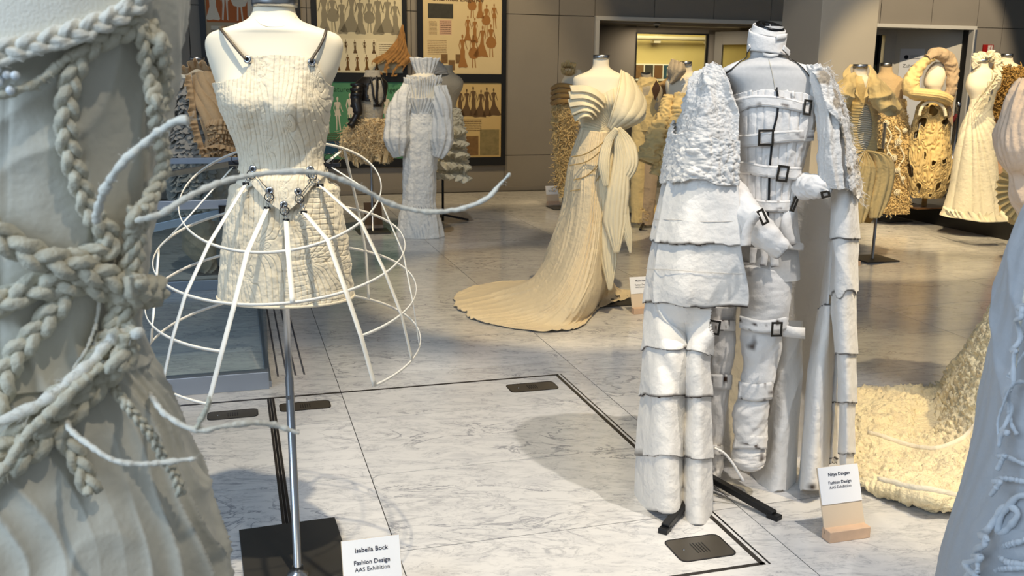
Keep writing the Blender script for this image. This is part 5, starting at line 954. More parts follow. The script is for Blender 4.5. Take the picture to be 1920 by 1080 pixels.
# skirt and train: fold lines run from the waist to the floor
fl_ = lambda x, y, z=.012: (x, y, None, z)
SL = [mix((1098, 240, 6.05), (1085, 300, 6.12), (1072, 380, 6.2), (1050, 450, 6.28), fl_(1010, 520, .03), fl_(940, 528), fl_(880, 540)),
      mix((1084, 237, 5.96), (1064, 300, 5.98), (1052, 380, 6.02), (1030, 452, 6.06), fl_(995, 522, .05), fl_(915, 536), fl_(848, 556)),
      mix((1090, 240, 5.85), (1070, 310, 5.84), (1062, 390, 5.86), (1040, 465, 5.90), (1005, 525, 5.98), fl_(930, 555), fl_(846, 572)),
      mix((1100, 242, 5.80), (1085, 320, 5.76), (1078, 400, 5.74), (1058, 480, 5.72), (1022, 545, 5.72), fl_(950, 578), fl_(865, 590)),
      mix((1112, 243, 5.78), (1100, 330, 5.72), (1094, 410, 5.68), (1078, 490, 5.62), (1045, 562, 5.56), fl_(985, 594), fl_(905, 606)),
      mix((1124, 244, 5.79), (1114, 330, 5.71), (1110, 410, 5.66), (1097, 490, 5.58), (1072, 565, 5.48), fl_(1030, 606), fl_(965, 617)),
      mix((1134, 244, 5.81), (1128, 330, 5.73), (1122, 410, 5.68), (1114, 490, 5.60), (1098, 560, 5.50), fl_(1072, 604), fl_(1040, 621)),
      mix((1142, 244, 5.85), (1140, 330, 5.78), (1130, 410, 5.74), (1124, 480, 5.68), (1120, 545, 5.62), fl_(1108, 586), fl_(1095, 608)),
      mix((1150, 243, 5.95), (1162, 330, 5.92), (1152, 410, 5.92), (1138, 470, 5.90), (1134, 520, 5.86), fl_(1126, 560, .02), fl_(1122, 578)),
      mix((1146, 242, 6.06), (1158, 330, 6.12), (1150, 410, 6.14), (1146, 470, 6.14), (1148, 520, 6.1), fl_(1160, 545, .02), fl_(1180, 556)),
      mix((1118, 240, 6.12), (1118, 330, 6.22), (1112, 410, 6.26), (1110, 470, 6.28), (1120, 520, 6.25), fl_(1140, 538, .02), fl_(1185, 540))]
SL.append(SL[0])
P = patch_pts(SL, 240, 420); u, v = UV(420, 240); N_ = normals(P); N_ *= np.sign(N_[200, 40] @ np.array([0, -1, 0])); w = v*34+1.6*n2(v*14, u*2, 1, 3)+.6*n2(v*30, u*4, 1, 4); fo = 1-np.abs(np.sin(math.pi*w))**.7
amp = .012*(.4+np.clip(u*2.2, 0, 1))*(1-.35*(u > .8)); P2 = P+N_*(fo*amp*np.clip(.55+.8*n2(v*16, u*3, 1, 5), .05, 1.3)+.010*np.clip(u-.68, 0, 1)*3*fbm(P, 8, 7))[..., None]
P2[..., 2] = np.maximum(P2[..., 2], .004+.006*fo); e_ = .985+.015*n2(v*30, u*0, 1, 8, 2)
grid('skirt_with_train', P2, M_IV2, mg, thick=.003, keep=u < e_)
# peplum over the hip, sash knot and hanging tails
pe = MB_.band([(1084, 237), (1105, 243), (1130, 243), (1140, 243)], [(1064, 318), (1085, 324), (1110, 324), (1134, 320)], .035, 60, 30); u, v = UV(30, 60); grid('peplum', disp(pe, -.005*folds(u, v, 7, 1, 3)*(.3+v)), M_IV, mg, thick=.003)
kn_ = MB_.on(1150, 238, .05)
for k, (pts, wd) in enumerate([([(1150, 236), (1140, 270), (1136, 330), (1140, 400), (1138, 450), (1142, 500), (1144, 540)], [.03, .09, .12, .13, .14, .10, .02]), ([(1152, 236), (1166, 262), (1174, 300), (1160, 340), (1166, 400), (1176, 440), (1181, 470)], [.03, .12, .12, .07, .08, .06, .01]), ([(1148, 238), (1160, 290), (1156, 350), (1152, 410), (1155, 470)], [.03, .10, .14, .15, .03]), ([(1150, 238), (1135, 262), (1128, 300), (1132, 345)], [.03, .06, .07, .03])]):
    C = np.array([at(x, y, MY-.25-.02*k-(.02 if i > 1 else 0)) for i, (x, y) in enumerate(pts)]); C = resample(C, 90); ww = np.interp(np.linspace(0, 1, 90), np.linspace(0, 1, len(wd)), wd)
    T = np.gradient(C, axis=0); T /= np.linalg.norm(T, axis=1, keepdims=True); S = np.cross(T, [0, -1, 0]); t = np.linspace(-1, 1, 24); Q = C[:, None]+S[:, None]*(ww[:, None]*t/2)[..., None]; Q[..., 1] += .25*np.abs(t)**2*ww[:, None]-.012*np.abs(np.sin(t*math.pi*3))*np.clip(ww[:, None]/.1, 0, 1)
    grid('sash_tail', Q, M_IV, mg, thick=.004)
lathe('sash_knot', kn_-EZ*.02, [(.004, 0), (.022, .008), (.028, .02), (.02, .034), (.004, .04)], M_IV, mg, 16)
for k, (p) in enumerate([[(1148, 240), (1120, 268), (1092, 286), (1066, 292)], [(1148, 242), (1122, 278), (1095, 300), (1064, 308)], [(1148, 244), (1126, 292), (1098, 325), (1072, 335)], [(1148, 246), (1130, 305), (1105, 345), (1066, 356)]]):
    C = np.array([at(x, y, MY-.30+.03*i*(i > 1)) for i, (x, y) in enumerate(p)]); C = resample(C, 54); B = Bag()
    for c in C: B.grid(np.array([[c+np.array([r_*math.cos(a), r_*math.sin(a), z_]) for a in np.linspace(0, 2*math.pi, 6, endpoint=False)] for r_, z_ in ((.001, -.0045), (.0045, 0), (.001, .0045))]), True)
    B.tube(C, .0012, 4); B.obj('bead_string', M_BEAD, mg, kind='stuff')
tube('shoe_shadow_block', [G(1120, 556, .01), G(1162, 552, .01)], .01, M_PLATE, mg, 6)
box('base_plate', G(1140, 560)+EZ*.005, RAX, (.17, .17, .005), M_PLATE, mg); lathe('pole', G(1132, 545)+EZ*.01, [(.012, 0), (.012, .85)], M_STEEL, mg, 12)

# ================================================================== MANNEQUINS FURTHER BACK
M_CR1 = cloth('cream_cotton', 'ddc48c'); M_CR2 = cloth('pale_cotton', 'e4dcc4'); M_CR3 = cloth('warm_cotton', 'd9bf8a', bump=[(25, .4), (200, .2)]); M_WHT = cloth('white_cotton', 'e6e3dc', bump=[(40, .5), (260, .4)]); M_GRYC = cloth('grey_cotton', 'a8a39a', bump=[(60, .5)])
M_LEATH = mat('black_leather', '1d1916', .35, bump=[(60, .2)]); M_TULLE = cloth('tulle', 'e0c79a', bump=[(50, .7), (180, .6)])
def flip(P, closed=True):
    N_ = normals(P, closed); return N_*(1 if N_[P.shape[0]//2, P.shape[1]//2, 1] < 0 else -1)
def former(root, Y, rows, capx=None, cap=True, m=None, name='torso', nu=64):
    b = Body(Y, rows, .75, nv=90); grid(name, b.grid(nu, pw=2.2), m or M_FORM, root, closed=True)
    if cap: k = b.K[0]; lathe('neck_cap', (k[0], Y, k[2]-.006), [(.001, 0), (k[3]*1.03, 0), (k[3]*1.03, .03), (.001, .033)], M_STEEL, root, 24)
    return b
def garment(root, nm, Y, rows, m, nf=10, fa=.012, rough=.006, seed=1, dr=.75, off=0., nu=160, nv=160, keepf=None, sc=14, ruff=0., grow=True):
    b = Body(Y, rows, dr, nv=nv); P = b.grid(nu, off=off); u, v = UV(nv, nu, True); d = folds(u, v, nf, fa, seed)*(np.clip(.25+v, 0, 1) if grow else 1)+rough*fbm(P, sc, seed+3)+crump(P, .003, 10, seed)
    if ruff: d = d+ruff*np.abs(fbm(P, 34, seed+9))+ruff*.6*np.abs(fbm(P, 80, seed+2))
    P = P+flip(P)*d[..., None]; k = keepf(P, *proj(P), u, v) if keepf else None
    grid(nm, P, m, root, closed=True, keep=k, thick=.003); return b
def polebase(root, x, y, z0=0., top=.8, plate=True, tripod=False, m=M_STEEL):
    c = G(x, y, z0)
    lathe('pole', c+EZ*.008, [(.012, 0), (.012, top)], M_BLACKM if tripod else m, root, 12)
    if plate and not tripod: box('base_plate', c+EZ*.005, RAX, (.15, .15, .005), M_PLATE, root)
    if tripod:
        for a in (.2, 2.3, 4.4):
            d = np.array([math.cos(a), math.sin(a), 0]); n = np.array([-d[1], d[0], 0]); A_, B_ = c+EZ*.07, c+d*.26+EZ*.012; dv = B_-A_; L = np.linalg.norm(dv); dv /= L; box('stand_leg', (A_+B_)/2, (dv, n, np.cross(dv, n)), (L/2, .012, .010), M_BLACKM, root, bevel=.002)
def ruffle(root, nm, path, w, dirn, m, n=14, amp=.02, seed=1, k=160, nv=10, dirf=None):
    """a wavy strip that stands off a path"""
    C = resample(path, k); T = np.gradient(C, axis=0); T /= np.linalg.norm(T, axis=1, keepdims=True); D = np.broadcast_to(np.asarray(dirn, float), C.shape)/np.linalg.norm(dirn); S = np.cross(T, D); t = np.linspace(0, 1, nv)[:, None]; s = np.linspace(0, 1, k)[None]
    wv = np.sin(2*math.pi*(n*s+.6*n2(s*n*.5, s*0, 1, seed))); ww = w*(1+.25*n2(s*n, s*0, 1, seed+2)); P = C[None]+D[None]*(ww*t)[..., None]+S[None]*(amp*t*wv)[..., None]+T[None]*(amp*.5*t*np.cos(2*math.pi*n*s))[..., None]
    return grid(nm, P, m, root, thick=.003)
def curls(root, nm, b, pxr, n, m, seed, ln=.05, r=.003, amp=1., Yoff=0., offs=.01, drop=-.6):
    rng = np.random.RandomState(seed); B = Bag()
    for _ in range(n):
        x, y = rng.uniform(*pxr[0]), rng.uniform(*pxr[1]); p = b.on(x, y, offs); d = rng.randn(3)*[.7, .4, .5]+[0, -.5, drop]; d /= np.linalg.norm(d); L = ln*rng.uniform(.5, 1.3); s_ = rng.randn(3)*L*.35*amp
        B.grid(tube_pts(np.array([p, p+d*L*.4+s_, p+d*L*.8-s_*.5, p+d*L+rng.randn(3)*L*.2]), r, 4, 9), True)
    return B.obj(nm, m, root, kind='stuff')
def scales(root, nm, b, rows, m, seed, w=.03, h=.035, tilt=.02, jit=.3, off=.012):
    """small cloth flaps laid on a body: rows = (py, x0, x1, count); joined, too many and small to pick apart"""
    rng = random.Random(seed); B = Bag()
    for ri, (y, x0, x1, n) in enumerate(rows):
        for k in range(n):
            x = x0+(x1-x0)*(k+.5+(ri % 2)*.5*0+rng.uniform(-jit, jit))/n; p = b.on(x, y+rng.uniform(-2, 2), off); o = np.array([p[0]-b.K[0, 0], p[1]-b.Y, 0]); o /= np.linalg.norm(o)+1e-9; s = np.cross(EZ, o); a = rng.uniform(-.5, .5); s2 = s*math.cos(a)+EZ*math.sin(a); d = -EZ*math.cos(a)+s*math.sin(a)+o*tilt/h*1.3
            q = [p-s2*w/2, p+s2*w/2, p+s2*w/2+d*h+o*rng.uniform(0, tilt), p+d*h*1.15+o*tilt, p-s2*w/2+d*h+o*rng.uniform(0, tilt)]; B.add(q, [(0, 1, 2, 3, 4)])
    o = B.obj(nm, m, root, smooth=False, kind='stuff'); s = o.modifiers.new('thickness', 'SOLIDIFY'); s.thickness = .002; return o

# --- flounced gown behind the glass case
Y = 6.9; r = thing('flounced_gown_mannequin', 'mannequin in grey scale-like flounces and a tan draped cape, behind the glass case', 'mannequin', G(402, 522))
b = former(r, Y, [(126, 348, 374), (140, 346, 376), (150, 330, 392, .6), (158, 322, 410, .5), (185, 325, 420), (230, 330, 430), (280, 325, 430)]); mm = cloth('tan_silk', 'c0a078', rough=.6)
g1 = garment(r, 'skirt', Y, [(160, 318, 380), (200, 322, 400), (240, 328, 405), (300, 318, 440), (350, 310, 440), (400, 318, 420), (440, 330, 405)], M_GRYC, 9, .012, ruff=.02)
scales(r, 'grey_flounces', g1, [(y, 322, 378 if y < 300 else 395, 7) for y in range(168, 420, 9)], M_GRYC, 3, .05, .05, .03)
cp = patch_pts([mix((352, 150, 6.80), (372, 146, 6.72), (395, 150, 6.78), (418, 165, 6.9)), mix((356, 190, 6.66), (378, 200, 6.62), (405, 205, 6.68), (432, 215, 6.85)), mix((366, 230, 6.60), (385, 240, 6.56), (410, 235, 6.62), (438, 240, 6.8)), mix((378, 270, 6.60), (395, 280, 6.54), (415, 270, 6.6), (442, 265, 6.8)), mix((374, 305, 6.6), (395, 312, 6.54), (420, 308, 6.6), (445, 300, 6.8))], 70, 110); u, v = UV(110, 70); grid('draped_cape', disp(cp, folds(u, v, 3.5, .018, 2)+.004*fbm(cp, 10, 3)), mm, r, thick=.004)
for k in range(6): ruffle(r, 'cape_ruffle', mix((380+2*k, 238+9*k, 6.56), (405, 234+8*k, 6.52), (436, 238+8*k, 6.66)), .05, (.0, -.5, -1), mm, 9, .014, k, 90, 6)
ruffle(r, 'collar_ruffle', mix((322, 148, 6.9), (340, 152, 6.78), (360, 142, 6.78), (385, 150, 6.78), (402, 158, 6.9)), .07, (0, -.5, .6), mm, 10, .02, 3); ruffle(r, 'front_ruffle', mix((350, 152, 6.7), (358, 200, 6.62), (366, 250, 6.58), (385, 310, 6.54)), .05, (-.6, -.6, 0), mm, 14, .015, 5)
garment(r, 'hanging_panel', Y-.1, [(410, 352, 395), (440, 340, 400), (480, 345, 402), (510, 372, 405), (525, 380, 398)], cloth('tan_cotton', 'b59f84'), 3, .01); polebase(r, 405, 520, top=.9)
for k in range(2): ruffle(r, 'cape_hem_ruffle', mix((375, 290+12*k, 6.55), (405, 282+12*k, 6.5), (444, 290+8*k, 6.66)), .05, (0, -.8, -.6), mm, 7, .02, 9+k, 90, 7)

# --- leather harness and tulle skirt
Y = 8.78; r = thing('tulle_skirt_mannequin', 'mannequin in a black leather harness and a short ragged tan tulle skirt', 'mannequin', G(697, 440))
b = former(r, Y, [(137, 677, 704), (150, 673, 706), (158, 664, 714, .6), (166, 660, 717, .6), (190, 664, 714), (215, 668, 712), (240, 670, 710), (265, 668, 712)], m=cloth('grey_form', 'b3a894'), cap=False)
P = b.grid(80, 60, off=.008, z0=at(690, 150, Y)[2], z1=at(690, 205, Y)[2]); x_, y_ = proj(P)
def oval(cx, cy, rx, ry): return np.hypot((x_-cx)/rx, (y_-cy)/ry)
hole = ((oval(698, 177, 15, 24) < 1) & (np.abs(x_-699) > 3.2)) & (P[..., 1] < Y); grid('leather_harness', P, M_LEATH, r, closed=True, keep=~hole & ((y_ < 198-.12*np.abs(x_-698)) | (np.abs(x_-700) < 9)), thick=.008)
for q in ([(686, 150), (690, 166), (694, 190), (702, 204)], [(706, 150), (712, 170), (713, 188), (704, 204)], [(698, 148), (699, 170), (700, 200)]): tube('harness_strap', b.line(q, .018, 24), .009, M_LEATH, r, 6)
tube('leather_sleeve', mix((664, 168, 8.7), (660, 195, 8.62), (664, 215, 8.6), (656, 235, 8.58), (650, 243, 8.56)), [.055]*10+[.045]*10+[.03]*10, M_LEATH, r, 14, 30)
for k, (x, y) in enumerate(((662, 165), (660, 174), (661, 183), (659, 205), (654, 230))): lathe('sleeve_band', at(x, y, 8.62), [(.06-.006*k, -.012), (.064-.006*k, 0), (.06-.006*k, .012)], M_LEATH, r, 18, caps=False)
garment(r, 'bodice', Y, [(200, 668, 712), (225, 670, 709), (245, 668, 712)], M_GRYC, 10, .004, ruff=.01, nu=96, nv=60)
g = garment(r, 'tulle_skirt', Y, [(228, 664, 716), (240, 656, 722), (258, 644, 727), (278, 638, 730), (292, 640, 730), (302, 655, 722)], M_TULLE, 11, .03, .02, 5, ruff=.06, dr=.9); curls(r, 'tulle_wisps', g, ((642, 726), (235, 296)), 500, M_TULLE, 4, .09, .002, 1, drop=-.2)
for k, (x, w) in enumerate(((692, 10), (706, 14), (718, 12), (660, 12), (676, 12))): ruffle(r, 'rag_strip', mix((x-w/2, 284, 8.6), (x+w/2, 286, 8.58)), .14, (.1*(k-2), -.2, -1), M_TULLE, 1.5, .03, k, 20, 10)
polebase(r, 697, 440, top=.95)

# --- white ruffled column dress
Y = 8.54; r = thing('ruffled_column_mannequin', 'mannequin in a white column dress with a fanned ruffle bodice and puffed sleeves', 'mannequin', G(786, 440))
b = former(r, Y, [(125, 776, 802), (140, 774, 804), (150, 752, 815, .55), (170, 748, 822, .55), (210, 758, 812), (230, 762, 808)], cap=False)
garment(r, 'dress', Y, [(205, 758, 810), (228, 752, 812), (260, 750, 814), (300, 752, 814), (350, 752, 812), (385, 752, 812), (410, 747, 820), (447, 742, 830)], M_WHT, 12, .010, .006, 3, ruff=.006, dr=.7)
def fan_tier(r, nm, cx, y0, y1, w0, w1, Y, m, n=26, amp=.022, seed=1, a0=-1.9, a1=1.9, dep=.7, dx=0):
    """a pleated collar that opens upwards like a fan: from a narrow arc at y0 to a wide one at y1"""
    u, v = UV(24, 300); a = a0+(a1-a0)*u; A = np.array([at(cx-w0, y0, Y), at(cx+w0, y0, Y), at(cx+dx-w1, y1, Y), at(cx+dx+w1, y1, Y)]); r0, r1 = (A[1, 0]-A[0, 0])/2, (A[3, 0]-A[2, 0])/2; c0_, c1_ = (A[0]+A[1])/2, (A[2]+A[3])/2
    t = v**.8; R_ = r0+(r1-r0)*t; jag = 1+.10*n2(u*9, u*0, 1, seed, 2); c = c0_+(c1_-c0_)*(v*jag)[..., None]; P = c+np.stack([R_*np.sin(a), -R_*dep*np.cos(a), 0*a], -1); o = np.stack([np.sin(a), -np.cos(a), .3+0*a], -1)
    w_ = np.sin(2*math.pi*(u*n+.7*n2(u*n*.4, v, 1, seed+3))); return grid(nm, P+o*(amp*w_*v*(.7+.5*n2(u*8, v*2, 1, seed+5)))[..., None], m, r, thick=.003)
fan_tier(r, 'bodice_ruffle', 784, 222, 186, 24, 40, Y, M_WHT, 24, .024, 2); fan_tier(r, 'bodice_ruffle', 784, 200, 152, 26, 34, Y, M_WHT, 22, .022, 5); fan_tier(r, 'bodice_ruffle', 786, 180, 146, 28, 30, Y, M_WHT, 18, .022, 8)
fan_tier(r, 'neck_ruffle', 788, 150, 112, 12, 25, Y, M_WHT, 14, .020, 9, -3.0, 3.0)
for nm, pts, rad in (('puff_sleeve', ((758, 165, 8.5), (745, 200, 8.46), (738, 240, 8.44), (738, 275, 8.42), (744, 298, 8.42)), [.05, .09, .10, .115, .05]), ('puff_sleeve', ((816, 165, 8.5), (822, 200, 8.46), (823, 240, 8.46), (822, 275, 8.44), (816, 298, 8.44)), [.05, .08, .09, .10, .05])):
    C = resample(mix(*pts), 80); rr_ = np.interp(np.linspace(0, 1, 80), np.linspace(0, 1, 5), rad); u, v = UV(80, 60, True); Q = tube_pts(C, rr_, 60); Q = Q+(Q-C[:, None])/rr_[:, None, None]*(folds(u, v, 6, .016, 3)+.012*fbm(Q, 12, 4))[..., None]; grid(nm, Q, M_WHT, r, closed=True, thick=.003)
for k in range(26): ruffle(r, 'knee_ruffle', mix((753+2.3*k, 388, Y-.24*math.sin((k+.5)/26*math.pi)-.01), (754+2.4*k, 398, Y-.25*math.sin((k+.5)/26*math.pi)-.01)), .02, (.3, -1, 0), M_WHT, 1, .006, k, 10, 3) if k % 2 == 0 else None
polebase(r, 786, 432, top=.5)

# --- draped ragged skirt behind it
Y = 9.32; r = thing('ragged_skirt_mannequin', 'mannequin half hidden behind the white column dress, ragged cream skirt on a tripod', 'mannequin', G(826, 422))
b = former(r, Y, [(125, 812, 840), (138, 808, 842), (150, 790, 858, .6), (165, 790, 860), (190, 795, 850), (215, 800, 845)], m=cloth('grey_form', 'b3a894'), cap=False)
garment(r, 'grey_collar', Y-.05, [(118, 800, 818), (130, 794, 826), (142, 796, 834)], M_GRYC, 5, .008, grow=False)
g = garment(r, 'ragged_skirt', Y, [(205, 800, 848), (230, 795, 858), (270, 790, 864), (310, 790, 868), (332, 792, 866)], M_CR2, 8, .02, .01, 4, ruff=.05)
for k in range(5): ruffle(r, 'skirt_flounce', mix(*[(828+(30+3*k)*math.sin(a), 240+22*k, Y-.25*math.cos(a)) for a in np.linspace(-.6, 1.6, 8)]), .09, (.5, -.4, -.6), M_CR2, 8, .03, k)
tube('hanging_loop', mix((850, 330, 9.2), (858, 342, 9.18), (864, 338, 9.2), (866, 318, 9.2)), .012, M_CR2, r, 8, 20); polebase(r, 828, 418, top=.9, tripod=True)

# --- shaggy fringed sleeve figure behind the train gown
Y = 10.6; r = thing('shaggy_drop_mannequin', 'mannequin half hidden left of the train gown, tan bands above a shaggy tapering drop', 'mannequin', G(1052, 388))
b = former(r, Y, [(128, 1058, 1080), (140, 1050, 1088, .6), (160, 1042, 1095), (190, 1045, 1092), (230, 1048, 1088)], cap=False)
g = garment(r, 'shaggy_drop', Y-.1, [(190, 1033, 1075), (220, 1032, 1074), (260, 1034, 1068), (300, 1040, 1062), (340, 1045, 1058), (368, 1050, 1055)], M_CR3, 6, .01, ruff=.05); curls(r, 'shag', g, ((1034, 1072), (188, 345)), 700, M_CR3, 8, .07, .004)
for k in range(4): tube('wrapped_band', mix((1028, 165+9*k, 10.5), (1040, 158+10*k, 10.34), (1062, 160+9*k, 10.34), (1076, 168+6*k, 10.4)), .026, cloth('tan_band', 'b28e58'), r, 8, 24)
for k in range(3): ruffle(r, 'neck_rosette', mix(*[(1057+13*math.cos(a), 133+7*math.sin(a)-2*k, 10.5-.03*k) for a in np.linspace(.4, 5.9, 10)]), .06, (0, -.6, .8), M_CR3, 9, .02, k, 90, 6)
polebase(r, 1052, 388, top=.6)

# --- trousers and open back vest
Y = 9.2; r = thing('trouser_suit_mannequin', 'mannequin in wide tan trousers and a vest with a dark pointed opening', 'mannequin', G(1203, 420))
b = former(r, Y, [(132, 1193, 1212), (148, 1195, 1216), (158, 1180, 1232, .6), (175, 1178, 1234, .6), (210, 1186, 1226), (235, 1188, 1224)], cap=False, m=cloth('grey_form', 'b3a894')); k = b.K[0]; lathe('neck_cap', (k[0], Y, k[2]-.004), [(.001, 0), (k[3]*.95, 0), (k[3], .01), (.001, .012)], M_BLACK, r, 20)
garment(r, 'vest', Y, [(140, 1190, 1218), (152, 1185, 1228, .7), (165, 1178, 1232, .65), (195, 1180, 1228), (240, 1184, 1226)], M_CR1, 6, .012, .008, 4, keepf=lambda P, x, y, u, v: ~((np.abs(x-1222)/8+np.abs(y-163)/16 < 1) & (P[..., 1] < Y)))
P = patch_pts([mix((1222, 145, 9.04), (1215, 162, 9.0), (1220, 182, 9.02)), mix((1223, 145, 9.05), (1230, 160, 9.04), (1222, 182, 9.03))], 20, 8); grid('dark_opening', P, mat('brown_silk', '4d3626', .5), r)
for nm, rows in (('trouser_leg', [(228, 1180, 1210), (280, 1177, 1206), (340, 1179, 1205), (412, 1181, 1204)]), ('trouser_leg', [(226, 1202, 1230), (280, 1200, 1230), (340, 1200, 1228), (416, 1194, 1222)])): garment(r, nm, Y+(0 if nm[-1] == 'g' else .1), rows, M_CR1 if rows[0][1] < 1190 else cloth('tan_cotton', 'b59f84'), 5, .010, .004, 6, nu=90)
ruffle(r, 'knee_tuft', mix((1196, 385, 9.05), (1206, 395, 9.0), (1202, 410, 9.0)), .05, (.3, -1, 0), M_CR3, 6, .03, 4, 40); polebase(r, 1207, 420, top=.5, tripod=True)

# --- ruched sleeve figure
Y = 8.35; r = thing('ruched_sleeve_mannequin', 'mannequin with a fan of pale leaves at the shoulder and heavily ruched hanging sleeves', 'mannequin', G(1282, 445))
b = former(r, Y, [(114, 1267, 1288), (128, 1264, 1291), (138, 1248, 1304, .6), (148, 1240, 1312, .55), (170, 1242, 1312), (210, 1250, 1304), (240, 1256, 1300)])
for k in range(3):
    P = patch_pts([mix((1247, 150, 8.35-.03*k), (1243+7*k, 125, 8.3-.04*k), (1250+8*k, 104+3*k, 8.3-.04*k)), mix((1249, 151, 8.3-.03*k), (1253+7*k, 128, 8.24-.04*k), (1253+8*k, 104+3*k, 8.28-.04*k)), mix((1251, 151, 8.3-.03*k), (1262+7*k, 130, 8.3-.04*k), (1258+8*k, 107+3*k, 8.3-.04*k))], 24, 14); grid('shoulder_leaf', P, cloth('grey_tan', 'b6a790'), r, thick=.006)
for j, pts in enumerate((((1248, 175, 8.2), (1238, 215, 8.12), (1225, 255, 8.05), (1208, 300, 8.02)), ((1268, 170, 8.15), (1262, 220, 8.08), (1250, 265, 8.04), (1238, 325, 8.02)), ((1278, 190, 8.2), (1276, 240, 8.15), (1268, 290, 8.12)))):
    C = resample(mix(*pts), 110); R_ = .05+.045*np.linspace(0, 1, 110)*(1 if j < 2 else .5); u, v = UV(110, 60, True); Q = tube_pts(C, R_, 60); Q = Q+(Q-C[:, None])/R_[:, None, None]*(crump(Q, .016, 9, j, 1.6)*np.clip(v*2, .3, 1)+.005*np.sin(v*60+9*n2(u*4, v*6, 1, j)))[..., None]; grid('ruched_sleeve', Q, M_CR1 if j < 2 else M_CR2, r, closed=True, thick=.003)
garment(r, 'bodice', Y, [(165, 1244, 1300), (210, 1252, 1300), (250, 1256, 1302), (300, 1250, 1308)], M_CR1, 8, .016); polebase(r, 1282, 440, top=1.0)

# --- corset laced shirt dress
Y = 7.5; r = thing('laced_shirt_mannequin', 'mannequin in a golden shirt dress with a laced front slit, right of the cape', 'mannequin', G(1634, 472))
b = former(r, Y, [(113, 1591, 1617), (128, 1590, 1618), (138, 1572, 1640, .6), (150, 1562, 1650, .55), (185, 1572, 1636), (240, 1580, 1632), (290, 1574, 1640), (320, 1572, 1642)])
P = b.grid(200, 150, off=.014, z0=at(1600, 128, Y)[2], z1=at(1600, 345, Y)[2]); x, y = proj(P); u, v = UV(150, 200, True); slit = 13*np.sin(np.clip((y-182)/88, 0, 1)*math.pi)**.8; sx = np.abs(x-(1616-.02*(y-180))); keep = ~((sx < slit) & (P[..., 1] < Y)) & ~((sx < np.clip(150-y, 0, 30)*.35) & (P[..., 1] < Y) & (y < 150))
d = .010*np.abs(np.sin((y-180)/88*math.pi*16))*np.exp(-((sx-slit)/16)**2)*(y > 178)*(y < 275)+folds(u, v, 7, .012, 5)*(y < 180)+.004*fbm(P, 14, 3); grid('shirt', P+flip(P)*d[..., None], M_CR1, r, closed=True, keep=keep, thick=.004)
for k in range(21):
    yy = 187+4.1*k; w_ = 13*math.sin((yy-182)/88*math.pi)**.8; xc = 1616-.02*(yy-180); tube('lace', b.line([(xc-w_-1, yy+1), (xc, yy-1), (xc+w_+1, yy+1)], .022, 10), .0042, M_CR2, r, 6)
for sx, pts in ((-1, ((1572, 150, 7.42), (1556, 175, 7.32), (1552, 198, 7.36))), (1, ((1640, 148, 7.42), (1662, 170, 7.32), (1660, 190, 7.36)))):
    X_ = lambda x: 1608+sx*x
    Q = patch_pts([mix((X_(12), 122, 7.40), (X_(24), 126, 7.36), (X_(40), 140, 7.40), (X_(52), 152, 7.56)), mix((X_(12), 150, 7.28), (X_(30), 150, 7.22), (X_(52), 160, 7.28), (X_(66), 172, 7.5)), mix((X_(14), 172, 7.24), (X_(36), 178, 7.16), (X_(60), 184, 7.22), (X_(74), 192, 7.45)), mix((X_(22), 190, 7.26), (X_(42), 200, 7.20), (X_(56), 204, 7.26), (X_(66), 200, 7.45))], 90, 70); u2, v2 = UV(70, 90); Q = disp(Q, -sx*(folds(v2, u2, 3.5, .014, 4)+crump(Q, .004, 9, 3))); grid('cape_sleeve', Q, M_CR1, r, thick=.004)
for sx in (-1, 1): P = patch_pts([mix((1604+sx*13, 108, 7.52), (1604+sx*18, 120, 7.4), (1608+sx*4, 172, 7.26)), mix((1604+sx*19, 108, 7.55), (1604+sx*32, 130, 7.4), (1610+sx*12, 165, 7.26))], 30, 10); grid('collar_wing', P, M_CR1, r, thick=.005)
for sx in (-1, 1): grid('pocket_flap', b.band([(1604+sx*24, 158), (1604+sx*38, 155)], [(1604+sx*26, 168), (1604+sx*36, 168)], .035, 10, 4), M_CR1, r, thick=.004)
for k, q in enumerate((((1612, 268), (1585, 285), (1572, 320), (1575, 380)), ((1614, 270), (1600, 300), (1590, 350), (1592, 400)), ((1618, 270), (1625, 300), (1618, 350), (1610, 405)), ((1620, 268), (1650, 280), (1658, 320), (1640, 395)))):
    C = resample(np.array([at(x, y, Y-.22-.03*(1 if i else 0)) for i, (x, y) in enumerate(q)]), 60); ww = np.interp(np.linspace(0, 1, 60), [0, .3, .8, 1], [.02, .16, .17, .08]); t = np.linspace(-1, 1, 20); Q = C[:, None]+(ww[:, None]*t/2)[..., None]*np.array([1., 0, .1]); Q[..., 1] += .3*ww[:, None]*t**2-.01*np.cos(t*9); grid('skirt_petal', Q, M_CR1, r, thick=.004)
garment(r, 'underskirt', Y+.03, [(265, 1582, 1650), (310, 1575, 1655), (370, 1582, 1645), (402, 1590, 1630)], cloth('dark_tan', 'b08a4c'), 6, .01); polebase(r, 1634, 472, top=1.1)

